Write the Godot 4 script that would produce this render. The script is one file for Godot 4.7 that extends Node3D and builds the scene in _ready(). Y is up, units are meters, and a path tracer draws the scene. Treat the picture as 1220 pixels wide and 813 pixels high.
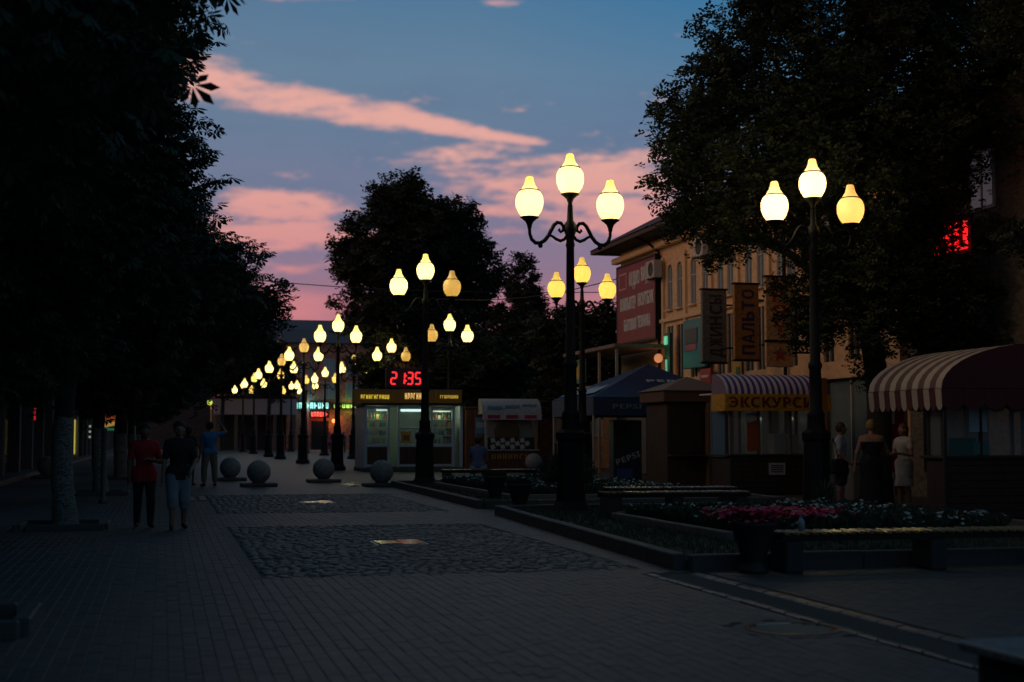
extends Node3D
# A pedestrian street at dusk: camera, sky and sun first, then the setting, then the things.

const PX_F := 1694.0          # focal length of the photograph in its own pixels (used only for the 50 mm lens)
var rng := RandomNumberGenerator.new()
var M := {}
var used := {}
var mesh_cache := {}
var noise := FastNoiseLite.new()
var cam: Camera3D

# ------------------------------------------------------------------ naming
func numbered(n: String) -> String:
	used[n] = used.get(n, 0) + 1
	return n if used[n] == 1 else "%s_%03d" % [n, used[n] - 1]

func tag(o: Node, label: String, category: String, group := "") -> void:
	o.set_meta("label", label)
	o.set_meta("category", category)
	if group != "":
		o.set_meta("group", group)

func thing(called: String, label: String, category: String, at := Vector3.ZERO, turn := 0.0, group := "") -> Node3D:
	var o := Node3D.new()
	o.name = numbered(called)
	add_child(o)
	o.position = at
	o.rotation.y = turn
	tag(o, label, category, group)
	return o

func structure(called: String, mesh: Mesh, m: Material, at := Vector3.ZERO) -> MeshInstance3D:
	var o := MeshInstance3D.new()
	o.name = numbered(called)
	o.mesh = mesh
	if m:
		o.material_override = m
	add_child(o)
	o.position = at
	o.set_meta("kind", "structure")
	return o

func part(called: String, mesh: Mesh, m: Material, parent: Node, at := Vector3.ZERO, turn := Vector3.ZERO) -> MeshInstance3D:
	var o := MeshInstance3D.new()
	o.name = called
	o.mesh = mesh
	o.material_override = m
	o.position = at
	o.rotation = turn
	parent.add_child(o, true)
	return o

func single(called: String, mesh: Mesh, m: Material, at: Vector3, label: String, category: String, group := "", turn := Vector3.ZERO) -> MeshInstance3D:
	var o := MeshInstance3D.new()
	o.name = numbered(called)
	o.mesh = mesh
	o.material_override = m
	add_child(o)
	o.position = at
	o.rotation = turn
	tag(o, label, category, group)
	return o

# ------------------------------------------------------------------ shapes
func ns() -> SurfaceTool:
	var st := SurfaceTool.new()
	st.begin(Mesh.PRIMITIVE_TRIANGLES)
	st.set_smooth_group(-1)
	return st

func fin(st: SurfaceTool) -> ArrayMesh:
	st.generate_normals()
	st.index()
	return st.commit()

func poly(st: SurfaceTool, p: Array, outward: Vector3) -> void:
	var n: Vector3 = (p[1] - p[0]).cross(p[2] - p[0])
	var flip := n.dot(outward) > 0.0
	for i in range(1, p.size() - 1):
		st.add_vertex(p[0])
		if flip:
			st.add_vertex(p[i + 1])
			st.add_vertex(p[i])
		else:
			st.add_vertex(p[i])
			st.add_vertex(p[i + 1])

func bx(st: SurfaceTool, c: Vector3, s: Vector3, b := Basis.IDENTITY, ch := 0.0) -> void:
	# a box, its edges chamfered when ch > 0
	var h := s * 0.5
	if ch <= 0.0:
		for a in 3:
			for sg in [-1.0, 1.0]:
				var n := Vector3.ZERO
				n[a] = sg
				var u := (a + 1) % 3
				var v := (a + 2) % 3
				var q := []
				for k in [[-1, -1], [1, -1], [1, 1], [-1, 1]]:
					var w := Vector3.ZERO
					w[a] = sg * h[a]
					w[u] = k[0] * h[u]
					w[v] = k[1] * h[v]
					q.append(c + b * w)
				poly(st, q, b * n)
		return
	var vert = func(sx: float, sy: float, sz: float, a: int) -> Vector3:
		var w := Vector3(sx * (h.x - ch), sy * (h.y - ch), sz * (h.z - ch))
		w[a] = [sx, sy, sz][a] * h[a]
		return c + b * w
	for a in 3:
		var u := (a + 1) % 3
		var v := (a + 2) % 3
		for sg in [-1.0, 1.0]:
			var q := []
			for k in [[-1, -1], [1, -1], [1, 1], [-1, 1]]:
				var s3 := [0.0, 0.0, 0.0]
				s3[a] = sg
				s3[u] = k[0]
				s3[v] = k[1]
				q.append(vert.call(s3[0], s3[1], s3[2], a))
			var n := Vector3.ZERO
			n[a] = sg
			poly(st, q, b * n)
		for su in [-1.0, 1.0]:
			for sv in [-1.0, 1.0]:
				var s0 := [0.0, 0.0, 0.0]
				var s1 := [0.0, 0.0, 0.0]
				s0[a] = -1.0
				s1[a] = 1.0
				s0[u] = su
				s1[u] = su
				s0[v] = sv
				s1[v] = sv
				var n2 := Vector3.ZERO
				n2[u] = su
				n2[v] = sv
				poly(st, [vert.call(s0[0], s0[1], s0[2], u), vert.call(s1[0], s1[1], s1[2], u), vert.call(s1[0], s1[1], s1[2], v), vert.call(s0[0], s0[1], s0[2], v)], b * n2)
	for sx in [-1.0, 1.0]:
		for sy in [-1.0, 1.0]:
			for sz in [-1.0, 1.0]:
				poly(st, [vert.call(sx, sy, sz, 0), vert.call(sx, sy, sz, 1), vert.call(sx, sy, sz, 2)], b * Vector3(sx, sy, sz))

func box_mesh(s: Vector3, ch := 0.0) -> Mesh:
	var key := "b%s_%s" % [s, ch]
	if not mesh_cache.has(key):
		var st := ns()
		bx(st, Vector3.ZERO, s, Basis.IDENTITY, ch)
		mesh_cache[key] = fin(st)
	return mesh_cache[key]

func lathe(st: SurfaceTool, prof: Array, seg := 16, at := Vector3.ZERO, b := Basis.IDENTITY, smooth := true) -> void:
	st.set_smooth_group(0 if smooth else -1)
	for i in prof.size() - 1:
		var p: Vector2 = prof[i]
		var q: Vector2 = prof[i + 1]
		var out := Vector2(q.y - p.y, -(q.x - p.x))
		for k in seg:
			var a0 := TAU * k / seg
			var a1 := TAU * (k + 1) / seg
			var am := (a0 + a1) * 0.5
			var d0 := Vector3(cos(a0), 0, sin(a0))
			var d1 := Vector3(cos(a1), 0, sin(a1))
			var n := b * (Vector3(cos(am), 0, sin(am)) * out.x + Vector3.UP * out.y)
			var v := [at + b * (d0 * p.x + Vector3.UP * p.y), at + b * (d1 * p.x + Vector3.UP * p.y), at + b * (d1 * q.x + Vector3.UP * q.y), at + b * (d0 * q.x + Vector3.UP * q.y)]
			if p.x < 0.0005:
				poly(st, [v[0], v[2], v[3]], n)
			elif q.x < 0.0005:
				poly(st, [v[0], v[1], v[2]], n)
			else:
				poly(st, v, n)
	st.set_smooth_group(-1)

func tube(st: SurfaceTool, pts: Array, rad: Array, seg := 8, caps := true) -> void:
	st.set_smooth_group(1)
	var rings := []
	var prev := Vector3.ZERO
	for i in pts.size():
		var t: Vector3 = (pts[min(i + 1, pts.size() - 1)] - pts[max(i - 1, 0)]).normalized()
		var u: Vector3
		if i == 0:
			u = t.cross(Vector3.RIGHT if absf(t.x) < 0.8 else Vector3.UP).normalized()
		else:
			u = (prev - t * prev.dot(t)).normalized()
		prev = u
		var v := t.cross(u)
		var ring := []
		for k in seg:
			var a := TAU * k / seg
			ring.append(pts[i] + (u * cos(a) + v * sin(a)) * rad[min(i, rad.size() - 1)])
		rings.append(ring)
	for i in pts.size() - 1:
		var mid: Vector3 = (pts[i] + pts[i + 1]) * 0.5
		for k in seg:
			var k1 := (k + 1) % seg
			var q := [rings[i][k], rings[i][k1], rings[i + 1][k1], rings[i + 1][k]]
			poly(st, q, (q[0] + q[2]) * 0.5 - mid)
	st.set_smooth_group(-1)
	if caps:
		poly(st, rings[0], pts[0] - pts[1])
		poly(st, rings[-1], pts[-1] - pts[-2])

func prism(st: SurfaceTool, shape: Array, depth: float, xf := Transform3D.IDENTITY) -> void:
	# a flat outline (Vector2, convex or star-shaped enough to triangulate) pushed from z = 0 to z = depth
	var packed := PackedVector2Array(shape)
	var tri := Geometry2D.triangulate_polygon(packed)
	for z in [0.0, depth]:
		for i in range(0, tri.size(), 3):
			var q := []
			for k in 3:
				var s: Vector2 = shape[tri[i + k]]
				q.append(xf * Vector3(s.x, s.y, z))
			poly(st, q, xf.basis * Vector3(0, 0, 1 if z == depth else -1) * signf(depth))
	var area := 0.0
	for i in shape.size():
		area += shape[i].cross(shape[(i + 1) % shape.size()])
	for i in shape.size():
		var a: Vector2 = shape[i]
		var b: Vector2 = shape[(i + 1) % shape.size()]
		var n := Vector2(b.y - a.y, a.x - b.x) * signf(area)
		poly(st, [xf * Vector3(a.x, a.y, 0), xf * Vector3(b.x, b.y, 0), xf * Vector3(b.x, b.y, depth), xf * Vector3(a.x, a.y, depth)], xf.basis * Vector3(n.x, n.y, 0))

func lettering(called: String, text: String, cap: float, m: Material, parent: Node, at: Vector3, turn := Vector3.ZERO, depth := 0.012, wide := 0.0, bold := true) -> MeshInstance3D:
	var t := TextMesh.new()
	var f := SystemFont.new()
	f.font_names = PackedStringArray(["Droid Sans"])
	f.font_weight = 700 if bold else 400
	t.font = f
	t.text = text
	t.font_size = 48
	t.pixel_size = cap / 34.0
	t.depth = depth
	t.curve_step = 2.0
	var o := part(called, t, m, parent, at, turn)
	if wide > 0.0:
		var w := t.get_aabb().size.x
		if w > 0.01:
			o.scale = Vector3(wide / w, 1, 1)
	return o

# ------------------------------------------------------------------ materials
func tex(w: int, f: Callable) -> ImageTexture:
	var im := Image.create(w, w, false, Image.FORMAT_RGB8)
	for y in w:
		for x in w:
			var v: float = clampf(f.call(x, y), 0.0, 1.0)
			im.set_pixel(x, y, Color(v, v, v))
	return ImageTexture.create_from_image(im)

func tileable(n: FastNoiseLite, x: float, y: float, w: float, r := 1.0) -> float:
	# noise on a torus, so that the texture repeats without a seam
	var a := TAU * x / w
	var b := TAU * y / w
	return n.get_noise_3d((2.0 + cos(a)) * cos(b) * r * 60.0, (2.0 + cos(a)) * sin(b) * r * 60.0, sin(a) * r * 60.0)

var T := {}
func textures() -> void:
	var n := FastNoiseLite.new()
	n.seed = 7
	n.frequency = 0.02
	n.fractal_octaves = 5
	var n2 := FastNoiseLite.new()
	n2.seed = 21
	n2.frequency = 0.12
	n2.fractal_octaves = 3
	T.blotch = tex(256, func(x, y): return 0.82 + 0.3 * tileable(n, x, y, 256.0) + 0.16 * tileable(n2, x, y, 256.0))
	T.plaster = tex(256, func(x, y): return 0.93 + 0.1 * tileable(n, x, y, 256.0) + 0.07 * tileable(n2, x, y, 256.0))
	T.grain = tex(256, func(x, y): return 0.85 + 0.3 * tileable(n2, x, y, 256.0, 1.6) + 0.1 * (float(hash(x * 733 + y * 9173) % 1000) / 1000.0 - 0.5))
	T.lime = tex(256, func(x, y): return (0.95 if tileable(n2, x, y, 256.0, 0.8) + 0.6 * tileable(n, x, y, 256.0, 1.3) > -0.16 else 0.35) + 0.25 * tileable(n2, x, y, 256.0, 2.0))
	T.wood = tex(128, func(x, y): return 0.8 + 0.25 * n2.get_noise_2d(x * 0.9, y * 0.06) + 0.12 * n.get_noise_2d(x * 3.0, y * 0.3))

func mat(c: Color, rough := 0.8, t := "", scale := 1.0, metal := 0.0, bump := 0.0) -> StandardMaterial3D:
	# c holds linear base colours
	var m := StandardMaterial3D.new()
	m.albedo_color = c.linear_to_srgb()
	m.roughness = rough
	m.metallic = metal
	if t != "":
		m.albedo_texture = T[t]
		m.uv1_triplanar = true
		m.uv1_world_triplanar = true
		m.uv1_scale = Vector3.ONE * scale
		if bump > 0.0:
			m.heightmap_enabled = true
			m.heightmap_texture = T[t]
			m.heightmap_scale = bump
	return m

func glow(c: Color, e: float, base := Color(0.5, 0.5, 0.5)) -> StandardMaterial3D:
	var m := StandardMaterial3D.new()
	m.albedo_color = base.linear_to_srgb()
	m.roughness = 0.4
	m.emission_enabled = true
	m.emission = c.linear_to_srgb()
	m.emission_energy_multiplier = e
	return m

func pane(c: Color, a: float) -> StandardMaterial3D:
	var m := StandardMaterial3D.new()
	var s := c.linear_to_srgb()
	m.albedo_color = Color(s.r, s.g, s.b, a)
	m.transparency = BaseMaterial3D.TRANSPARENCY_ALPHA
	m.roughness = 0.06
	return m

func materials() -> void:
	M.iron = mat(Color(0.008, 0.009, 0.009), 0.55)
	M.iron.metallic_specular = 0.3
	M.black = mat(Color(0.012, 0.012, 0.013), 0.6)
	M.stone = mat(Color(0.18, 0.18, 0.172), 0.75, "grain", 1.3, 0.0, 0.5)
	M.kerb = mat(Color(0.1, 0.098, 0.093), 0.7, "grain", 1.1, 0.0, 0.5)
	M.sphere = mat(Color(0.3, 0.31, 0.32), 0.7, "blotch", 1.6)
	M.wood = mat(Color(0.42, 0.25, 0.06), 0.16, "wood", 1.5)
	M.darkwood = mat(Color(0.045, 0.025, 0.014), 0.6, "wood", 1.2)
	M.soil = mat(Color(0.03, 0.024, 0.018), 0.95, "grain", 2.0, 0.0, 2.0)
	M.grass = mat(Color(0.022, 0.036, 0.016), 0.9, "grain", 3.0)
	M.bark = mat(Color(0.045, 0.038, 0.03), 0.95, "grain", 2.5, 0.0, 3.0)
	M.lime = mat(Color(0.3, 0.295, 0.27), 0.9, "lime", 1.1, 0.0, 2.0)
	M.white = mat(Color(0.62, 0.63, 0.63), 0.5)
	M.steel = mat(Color(0.33, 0.31, 0.27), 0.2, "grain", 3.0, 0.85)
	M.dullsteel = mat(Color(0.3, 0.29, 0.27), 0.42, "grain", 3.0, 0.7)
	M.facade = mat(Color(0.68, 0.48, 0.28), 0.85, "plaster", 0.35)
	M.trim = mat(Color(0.74, 0.52, 0.29), 0.8, "plaster", 0.6)
	M.roof = mat(Color(0.09, 0.05, 0.04), 0.8, "blotch", 0.8)
	M.glass = pane(Color(0.2, 0.3, 0.32), 0.45)
	M.clear = pane(Color(0.5, 0.6, 0.6), 0.12)
	M.darkglass = mat(Color(0.02, 0.028, 0.03), 0.08)
	M.frame = mat(Color(0.35, 0.36, 0.36), 0.6)

# ------------------------------------------------------------------ sky
func srgb(r: float, g: float, b: float) -> Color:
	return Color(r / 255.0, g / 255.0, b / 255.0).srgb_to_linear()

var ramp_y := [-1100.0, -500.0, -150.0, 0.0, 90.0, 170.0, 240.0, 310.0, 370.0, 430.0, 520.0]
var ramp_c: Array
func sky_color(d: Vector3) -> Color:
	# px, py: angles measured in the photograph's pixels from the end of the street
	var az := atan2(d.x, -d.z)
	var el := asin(clampf(d.y, -1.0, 1.0))
	var px := 195.0 + az * PX_F
	var py := 520.0 - el * PX_F
	var i := 0
	while i < ramp_y.size() - 2 and py > ramp_y[i + 1]:
		i += 1
	var t := clampf((py - ramp_y[i]) / (ramp_y[i + 1] - ramp_y[i]), 0.0, 1.0)
	var c: Color = ramp_c[i].lerp(ramp_c[i + 1], t)
	var q := Vector3(d.x, d.y * 4.2, d.z)
	var n := noise.get_noise_3dv(q * 420.0)
	var n2 := noise.get_noise_3dv(q * 1500.0 + Vector3(50, 9, 4))
	var n3 := noise.get_noise_3dv(q * 130.0 + Vector3(11, 70, 31))
	# away from the sunset the low sky is grey-blue, not pink
	var away := smoothstep(0.9, 2.0, absf(angle_difference(az, deg_to_rad(-25.0))))
	c = c.lerp(srgb(66, 88, 108), away * clampf((py + 300.0) / 500.0, 0.0, 1.0))
	# the sky turns to a clearer blue towards the right
	var blue := clampf((px - 560.0) / 400.0, 0.0, 1.0) * clampf(1.0 - py / 190.0, 0.0, 1.0) * (1.0 - away)
	c = c.lerp(srgb(34, 112, 160), 0.8 * blue)
	# grey-blue cloud sheet
	var grey := clampf(0.5 + n3 * 1.6 + n * 0.9 + n2 * 0.4, 0.0, 1.0)
	c = c.lerp(srgb(92, 116, 146), 0.55 * grey * clampf((py + 100.0) / 200.0, 0.0, 1.0) * clampf((420.0 - py) / 160.0, 0.0, 1.0) * (1.0 - blue))
	# lit undersides: a long streak and broken banks
	var n4 := noise.get_noise_3dv(q * 4200.0 + Vector3(3, 40, 90))
	var rough := 1.0 * n + 0.8 * n2 + 0.5 * n4
	var lit := -0.75 + rough
	var wob := 30.0 * n3 + 16.0 * n
	var sx := clampf((px - 150.0) / 490.0, -0.6, 1.0)
	var along := 1.0 if px < 640.0 else clampf(1.0 - (px - 640.0) / 60.0, -1.0, 1.0)
	var th := 34.0 - 28.0 * sx
	var off := (py - (98.0 + 72.0 * sx) + wob * 0.3) / th
	lit = maxf(lit, (along - 1.0) * 3.0 + 0.95 - off * off * (0.75 if off < 0.0 else 1.1) + rough * 0.75 - 0.1)
	for e in [[655.0, 232.0, 175.0, 58.0, 0.9], [560.0, 202.0, 90.0, 30.0, 0.6], [345.0, 250.0, 75.0, 20.0, 0.7], [320.0, 286.0, 130.0, 20.0, 0.75], [338.0, 211.0, 22.0, 7.0, 0.6], [330.0, 2.0, 80.0, 9.0, 0.6], [575.0, 4.0, 30.0, 6.0, 0.5], [760.0, 262.0, 100.0, 38.0, 0.7], [360.0, 318.0, 90.0, 12.0, 0.5]]:
		var k: float = 1.0 - sqrt(pow((px + wob - e[0]) / e[2], 2) + pow((py + wob * 0.35 - e[1]) / e[3], 2))
		if k > -1.0:
			lit = maxf(lit, e[4] * clampf(k * 1.7, -1.0, 0.85) + rough - 0.02)
	var low := clampf((py - 318.0) / 40.0, 0.0, 1.0)
	lit = maxf(lit, low * 0.5 + 1.1 * n3 + 0.7 * n - 0.3 * (1.0 - low))
	var w := smoothstep(-0.12, 0.95, lit) * (1.0 - 0.85 * away)
	var peach := srgb(232, 170, 158).lerp(srgb(206, 128, 134), clampf((py - 190.0) / 170.0, 0.0, 1.0))
	c = c.lerp(peach, w * 0.93)
	# the afterglow: the sun has set to the left of the street
	var west := exp(-pow(angle_difference(az, deg_to_rad(-80.0)) / 0.75, 2.0)) * exp(-maxf(el, 0.0) / 0.4)
	c = c + srgb(255, 190, 120) * (0.9 * west)
	return c

func make_sky() -> ImageTexture:
	ramp_c = [srgb(28, 58, 72), srgb(42, 82, 102), srgb(58, 102, 136), srgb(78, 119, 152), srgb(98, 127, 153), srgb(102, 122, 150), srgb(116, 120, 148), srgb(138, 118, 142), srgb(162, 112, 130), srgb(182, 106, 116), srgb(160, 96, 108)]
	noise.seed = 5
	noise.frequency = 0.011
	noise.fractal_octaves = 5
	noise.fractal_gain = 0.55
	var w := 512
	var im := Image.create(w, w / 2, false, Image.FORMAT_RGBF)
	sky_rows(im, 0, w / 4 + 2, 0, w)
	im.resize(4096, 2048, Image.INTERPOLATE_BILINEAR)
	# finer where the street looks: 0 to 24 degrees up
	sky_rows(im, 750, 1030, 0, 700)
	sky_rows(im, 750, 1030, 3740, 4096)
	return ImageTexture.create_from_image(im)

func sky_rows(im: Image, y0: int, y1: int, x0: int, x1: int) -> void:
	var w := im.get_width()
	var h := im.get_height()
	for y in range(y0, y1):
		var th := PI * (y + 0.5) / h
		for x in range(x0, x1):
			var a := TAU * (x + 0.5) / w
			im.set_pixel(x, y, sky_color(Vector3(sin(a) * sin(th), maxf(cos(th), 0.0), -cos(a) * sin(th))))

# ------------------------------------------------------------------ main
func _ready() -> void:
	rng.seed = 20
	# camera: 50 mm lens at a crouch, turned 13.8 degrees right of the street and 3.8 up
	cam = Camera3D.new()
	cam.name = "camera"
	add_child(cam)
	cam.position = Vector3(0, 1.4, 0)
	cam.rotation = Vector3(atan(113.5 / 1694.0), deg_to_rad(-13.77), 0)
	cam.near = 0.1
	cam.far = 900.0
	var at := CameraAttributesPhysical.new()
	at.frustum_focal_length = 50.0
	at.frustum_near = 0.1
	at.frustum_far = 900.0
	at.frustum_focus_distance = 26.0
	at.exposure_aperture = 1.8
	cam.attributes = at
	cam.fov = 26.99
	# sky and exposure
	var env := Environment.new()
	env.background_mode = Environment.BG_SKY
	var ps := PanoramaSkyMaterial.new()
	ps.panorama = make_sky()
	var sky := Sky.new()
	sky.sky_material = ps
	env.sky = sky
	env.background_energy_multiplier = 1.0
	env.tonemap_mode = Environment.TONE_MAPPER_LINEAR
	env.tonemap_exposure = 1.0
	env.sdfgi_enabled = true
	env.ssao_enabled = true
	env.ssil_enabled = true
	var we := WorldEnvironment.new()
	we.name = "world"
	we.environment = env
	add_child(we)
	# the last of the sun, already down: a broad weak warm light from the left
	var sun := DirectionalLight3D.new()
	sun.name = "sun"
	sun.light_color = Color(1.0, 0.72, 0.5)
	sun.light_energy = 0.1
	sun.light_angular_distance = 25.0
	sun.shadow_enabled = true
	sun.sky_mode = DirectionalLight3D.SKY_MODE_LIGHT_ONLY
	add_child(sun)
	sun.rotation = Vector3(deg_to_rad(-22), deg_to_rad(-75), 0)
	print("sky done")
	textures()
	materials()
	print("textures done")
	ground()
	planters()
	print("ground done")
	buildings()
	print("buildings done")
	trees()
	print("trees done")
	lamps()
	kiosks()
	furniture()
	print("furniture done")
	people()
	print("people done")
	small_things()

# ------------------------------------------------------------------ ground
var blocks := [
	# kerbed islands: near-left, near-right, far-right, far-left corners (x, z)
	[Vector2(5.28, -14.1), Vector2(12.3, -14.1), Vector2(12.3, -24.9), Vector2(5.84, -24.9)],
	[Vector2(5.98, -26.9), Vector2(12.3, -26.9), Vector2(12.3, -39.4), Vector2(6.25, -39.4)],
]
var patches := [[0.95, 4.95, -22.4, -14.3], [0.95, 5.25, -34.6, -26.2]]   # cobbled fields: x0, x1, z0, z1

func in_block(x: float, z: float) -> bool:
	for b in blocks:
		if z < b[0].y and z > b[2].y and x < b[1].x:
			var t: float = (z - b[0].y) / (b[3].y - b[0].y)
			if x > lerpf(b[0].x, b[3].x, t):
				return true
	return false

func in_view(p: Vector3) -> bool:
	var v := cam.transform.affine_inverse() * p
	return v.z < -1.0 and absf(v.x / -v.z) < 0.36 and absf(v.y / -v.z) < 0.241

func ground() -> void:
	var earth := structure("ground", box_mesh(Vector3(900, 0.3, 900)), mat(Color(0.07, 0.064, 0.057), 0.95, "grain", 1.5), Vector3(0, -0.159, -250))
	# pavers: 10 x 20 cm stones with open joints
	var shades := []
	for c in [Color(0.082, 0.075, 0.067), Color(0.094, 0.086, 0.077), Color(0.093, 0.077, 0.066), Color(0.066, 0.062, 0.057), Color(0.108, 0.098, 0.085)]:
		shades.append(mat(c, 0.55, "grain", 4.0, 0.0, 0.6))
	var pmesh := box_mesh(Vector3(0.0978, 0.06, 0.1978), 0.0026)
	var spots := []
	var x := -8.0
	var col := 0
	while x < 12.7:
		var z := -6.2 - (0.1 if col % 2 else 0.0)
		while z > -34.6:
			var skip := in_block(x, z)
			for p in patches:
				if x > p[0] - 0.02 and x < p[1] + 0.02 and z > p[2] and z < p[3]:
					skip = true
			if absf(x - 5.07) < 0.34 and z > -13.9:
				skip = true
			if Vector2(x - 4.47, z + 9.66).length() < 0.46:
				skip = true
			if not skip:
				spots.append(Vector3(x, -0.03 + rng.randf_range(-0.0018, 0.0018), z))
			z -= 0.2
		x += 0.1
		col += 1
	var near := []
	for s in spots:
		if s.z > -10.5 and in_view(Vector3(s.x, 0, s.z)):
			near.append(s)
	near.sort_custom(func(a, b): return a.distance_squared_to(cam.position) < b.distance_squared_to(cam.position))
	near = near.slice(0, 300)
	var picked := {}
	for s in near:
		picked[s] = true
		part("paver", pmesh, shades[rng.randi() % 5], earth, s - earth.position, Vector3(rng.randf_range(-0.005, 0.005), rng.randf_range(-0.01, 0.01), rng.randf_range(-0.008, 0.008)))
	var groups := [[], [], [], [], []]
	for s in spots:
		if not picked.has(s):
			groups[rng.randi() % 5].append(s)
	for i in 5:
		multi("pavers", pmesh, shades[i], groups[i].map(func(s): return Transform3D(Basis.from_euler(Vector3(rng.randf_range(-0.005, 0.005), rng.randf_range(-0.01, 0.01), rng.randf_range(-0.008, 0.008))), s - earth.position)), earth)
	# beyond, where the joints can no longer be told apart
	var far := mat(Color(0.097, 0.089, 0.08), 0.55, "grain", 1.2, 0.0, 0.8)
	structure("pavement", box_mesh(Vector3(80, 0.06, 240)), far, Vector3(5, -0.032, -34.7 - 120))
	structure("pavement", box_mesh(Vector3(40, 0.06, 30)), far, Vector3(12.75 + 20, -0.032, -19.65))
	structure("pavement", box_mesh(Vector3(20, 0.06, 30)), far, Vector3(-8.06 - 10, -0.032, -19.65))
	# cobbles: uneven rounded setts
	var cmesh := []
	for v in 4:
		var st := ns()
		st.set_smooth_group(0)
		var ring := []
		for k in 8:
			var a := TAU * k / 8.0
			var e := Vector2(cos(a), sin(a))
			e /= pow(pow(absf(e.x), 5.0) + pow(absf(e.y), 5.0), 0.2)
			ring.append(e * rng.randf_range(0.9, 1.06))
		var lev := [[1.0, -0.05], [0.98, -0.008], [0.8, 0.008], [0.45, 0.014]]
		for i in 3:
			for k in 8:
				var k1 := (k + 1) % 8
				var q := []
				for w in [[i, k], [i, k1], [i + 1, k1], [i + 1, k]]:
					var r: Vector2 = ring[w[1]] * lev[w[0]][0] * 0.062
					q.append(Vector3(r.x, lev[w[0]][1], r.y))
				poly(st, q, (q[0] + q[2]) * Vector3(1, 0, 1) + Vector3.UP * 0.03)
		var top := []
		for k in 8:
			top.append(Vector3(ring[k].x * 0.45 * 0.062, 0.014, ring[k].y * 0.45 * 0.062))
		poly(st, top, Vector3.UP)
		cmesh.append(fin(st))
	var cm := []
	for c in [Color(0.125, 0.115, 0.105), Color(0.1, 0.092, 0.086), Color(0.15, 0.132, 0.118), Color(0.085, 0.082, 0.08)]:
		cm.append(mat(c, 0.5, "grain", 5.0, 0.0, 0.6))
	var cob := []
	for p in patches:
		var zc: float = p[3] - 0.07
		var row := 0
		while zc > p[2]:
			var xc: float = p[0] + 0.07 + rng.randf_range(0.0, 0.06)
			var step := rng.randf_range(0.115, 0.14)
			while xc < p[1] - 0.05:
				var wx := rng.randf_range(0.11, 0.17)
				if not (p[3] > -20 and absf(xc - 3.04) < 0.36 and absf(zc + 18.66) < 0.42) and not (p[3] < -20 and absf(xc - 3.2) < 0.36 and absf(zc + 30.4) < 0.46):
					cob.append(Transform3D(Basis.from_euler(Vector3(rng.randf_range(-0.09, 0.09), rng.randf_range(-0.12, 0.12), rng.randf_range(-0.08, 0.08))).scaled(Vector3(wx / 0.13, 1.0, step / 0.13)), Vector3(xc + wx * 0.5 - 0.06, -0.01 + rng.randf_range(-0.012, 0.008), zc) - earth.position))
				xc += wx
			zc -= step
			row += 1
	for i in cob.size():
		if i < 300:
			var o := part("cobblestone", cmesh[rng.randi() % 4], cm[rng.randi() % 4], earth)
			o.transform = cob[i]
	for i in 16:
		var list := []
		for j in range(300 + i, cob.size(), 16):
			list.append(cob[j])
		multi("cobblestones", cmesh[i % 4], cm[i / 4], list, earth)
	# edging stones round the cobbles
	for p in patches:
		var o := structure("edging", null, M.kerb)
		o.mesh = box_mesh(Vector3(0.08, 0.06, p[3] - p[2]))
		o.position = Vector3(p[0] - 0.02, -0.028, (p[2] + p[3]) / 2)
	# drainage channel: two rows of stones either side of a shallow trough
	var drain := Node3D.new()
	drain.name = "drainage_channel"
	add_child(drain)
	drain.set_meta("kind", "structure")
	var smooth_stone := mat(Color(0.12, 0.11, 0.096), 0.3, "grain", 3.0, 0.0, 0.4)
	part("trough", box_mesh(Vector3(0.44, 0.03, 7.9)), mat(Color(0.075, 0.069, 0.062), 0.85, "grain", 3.0), drain, Vector3(5.07, -0.026, -9.95))
	for i in 26:
		for s in [-1, 1]:
			part("channel_stone", box_mesh(Vector3(0.09, 0.07, 0.292), 0.012), smooth_stone, drain, Vector3(5.07 + s * 0.24, -0.026 + rng.randf_range(-0.004, 0.004), -6.15 - i * 0.3), Vector3(rng.randf_range(-0.015, 0.015), 0, s * 0.1 + rng.randf_range(-0.03, 0.03)))
	# metal covers
	var cover := thing("manhole_cover", "round iron manhole cover set in the paving beside the drainage channel", "manhole cover", Vector3(4.47, 0, -9.66))
	var st2 := ns()
	lathe(st2, [Vector2(0.44, -0.03), Vector2(0.44, 0.0), Vector2(0.35, 0.003), Vector2(0.35, -0.03)], 32, Vector3.ZERO, Basis.IDENTITY, false)
	part("surround", fin(st2), M.kerb, cover)
	st2 = ns()
	lathe(st2, [Vector2(0.345, -0.03), Vector2(0.345, 0.008), Vector2(0.315, 0.009), Vector2(0.312, -0.004), Vector2(0, -0.004)], 32, Vector3.ZERO, Basis.IDENTITY, false)
	part("lid", fin(st2), M.steel, cover)
	for i in 7:
		var zz := -0.24 + i * 0.08
		part("rib", box_mesh(Vector3(2.0 * sqrt(0.3 * 0.3 - zz * zz), 0.012, 0.025), 0.004), M.dullsteel, cover, Vector3(0, -0.001, zz))
	for c in [["steel inspection plate let into the cobbles between the islands and walkers", Vector3(3.04, 0.0, -18.66), 0.62, 0.66], ["steel inspection plate let into the far cobbled field", Vector3(3.2, 0.0, -30.4), 0.62, 0.8], ["long steel gutter plate across the paving beside the stone balls", Vector3(5.35, 0.0, -41.0), 0.5, 2.4]]:
		var pl := thing("inspection_plate", c[0], "metal plate", c[1])
		part("frame", box_mesh(Vector3(c[2] + 0.08, 0.03, c[3] + 0.08), 0.004), M.dullsteel, pl, Vector3(0, -0.012, 0))
		for i in 2:
			part("leaf_plate", box_mesh(Vector3(c[2] / 2 - 0.01, 0.02, c[3]), 0.003), M.steel, pl, Vector3((i - 0.5) * c[2] / 2, 0.004, 0), Vector3(0.012 * (i * 2 - 1), 0, 0))
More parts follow.
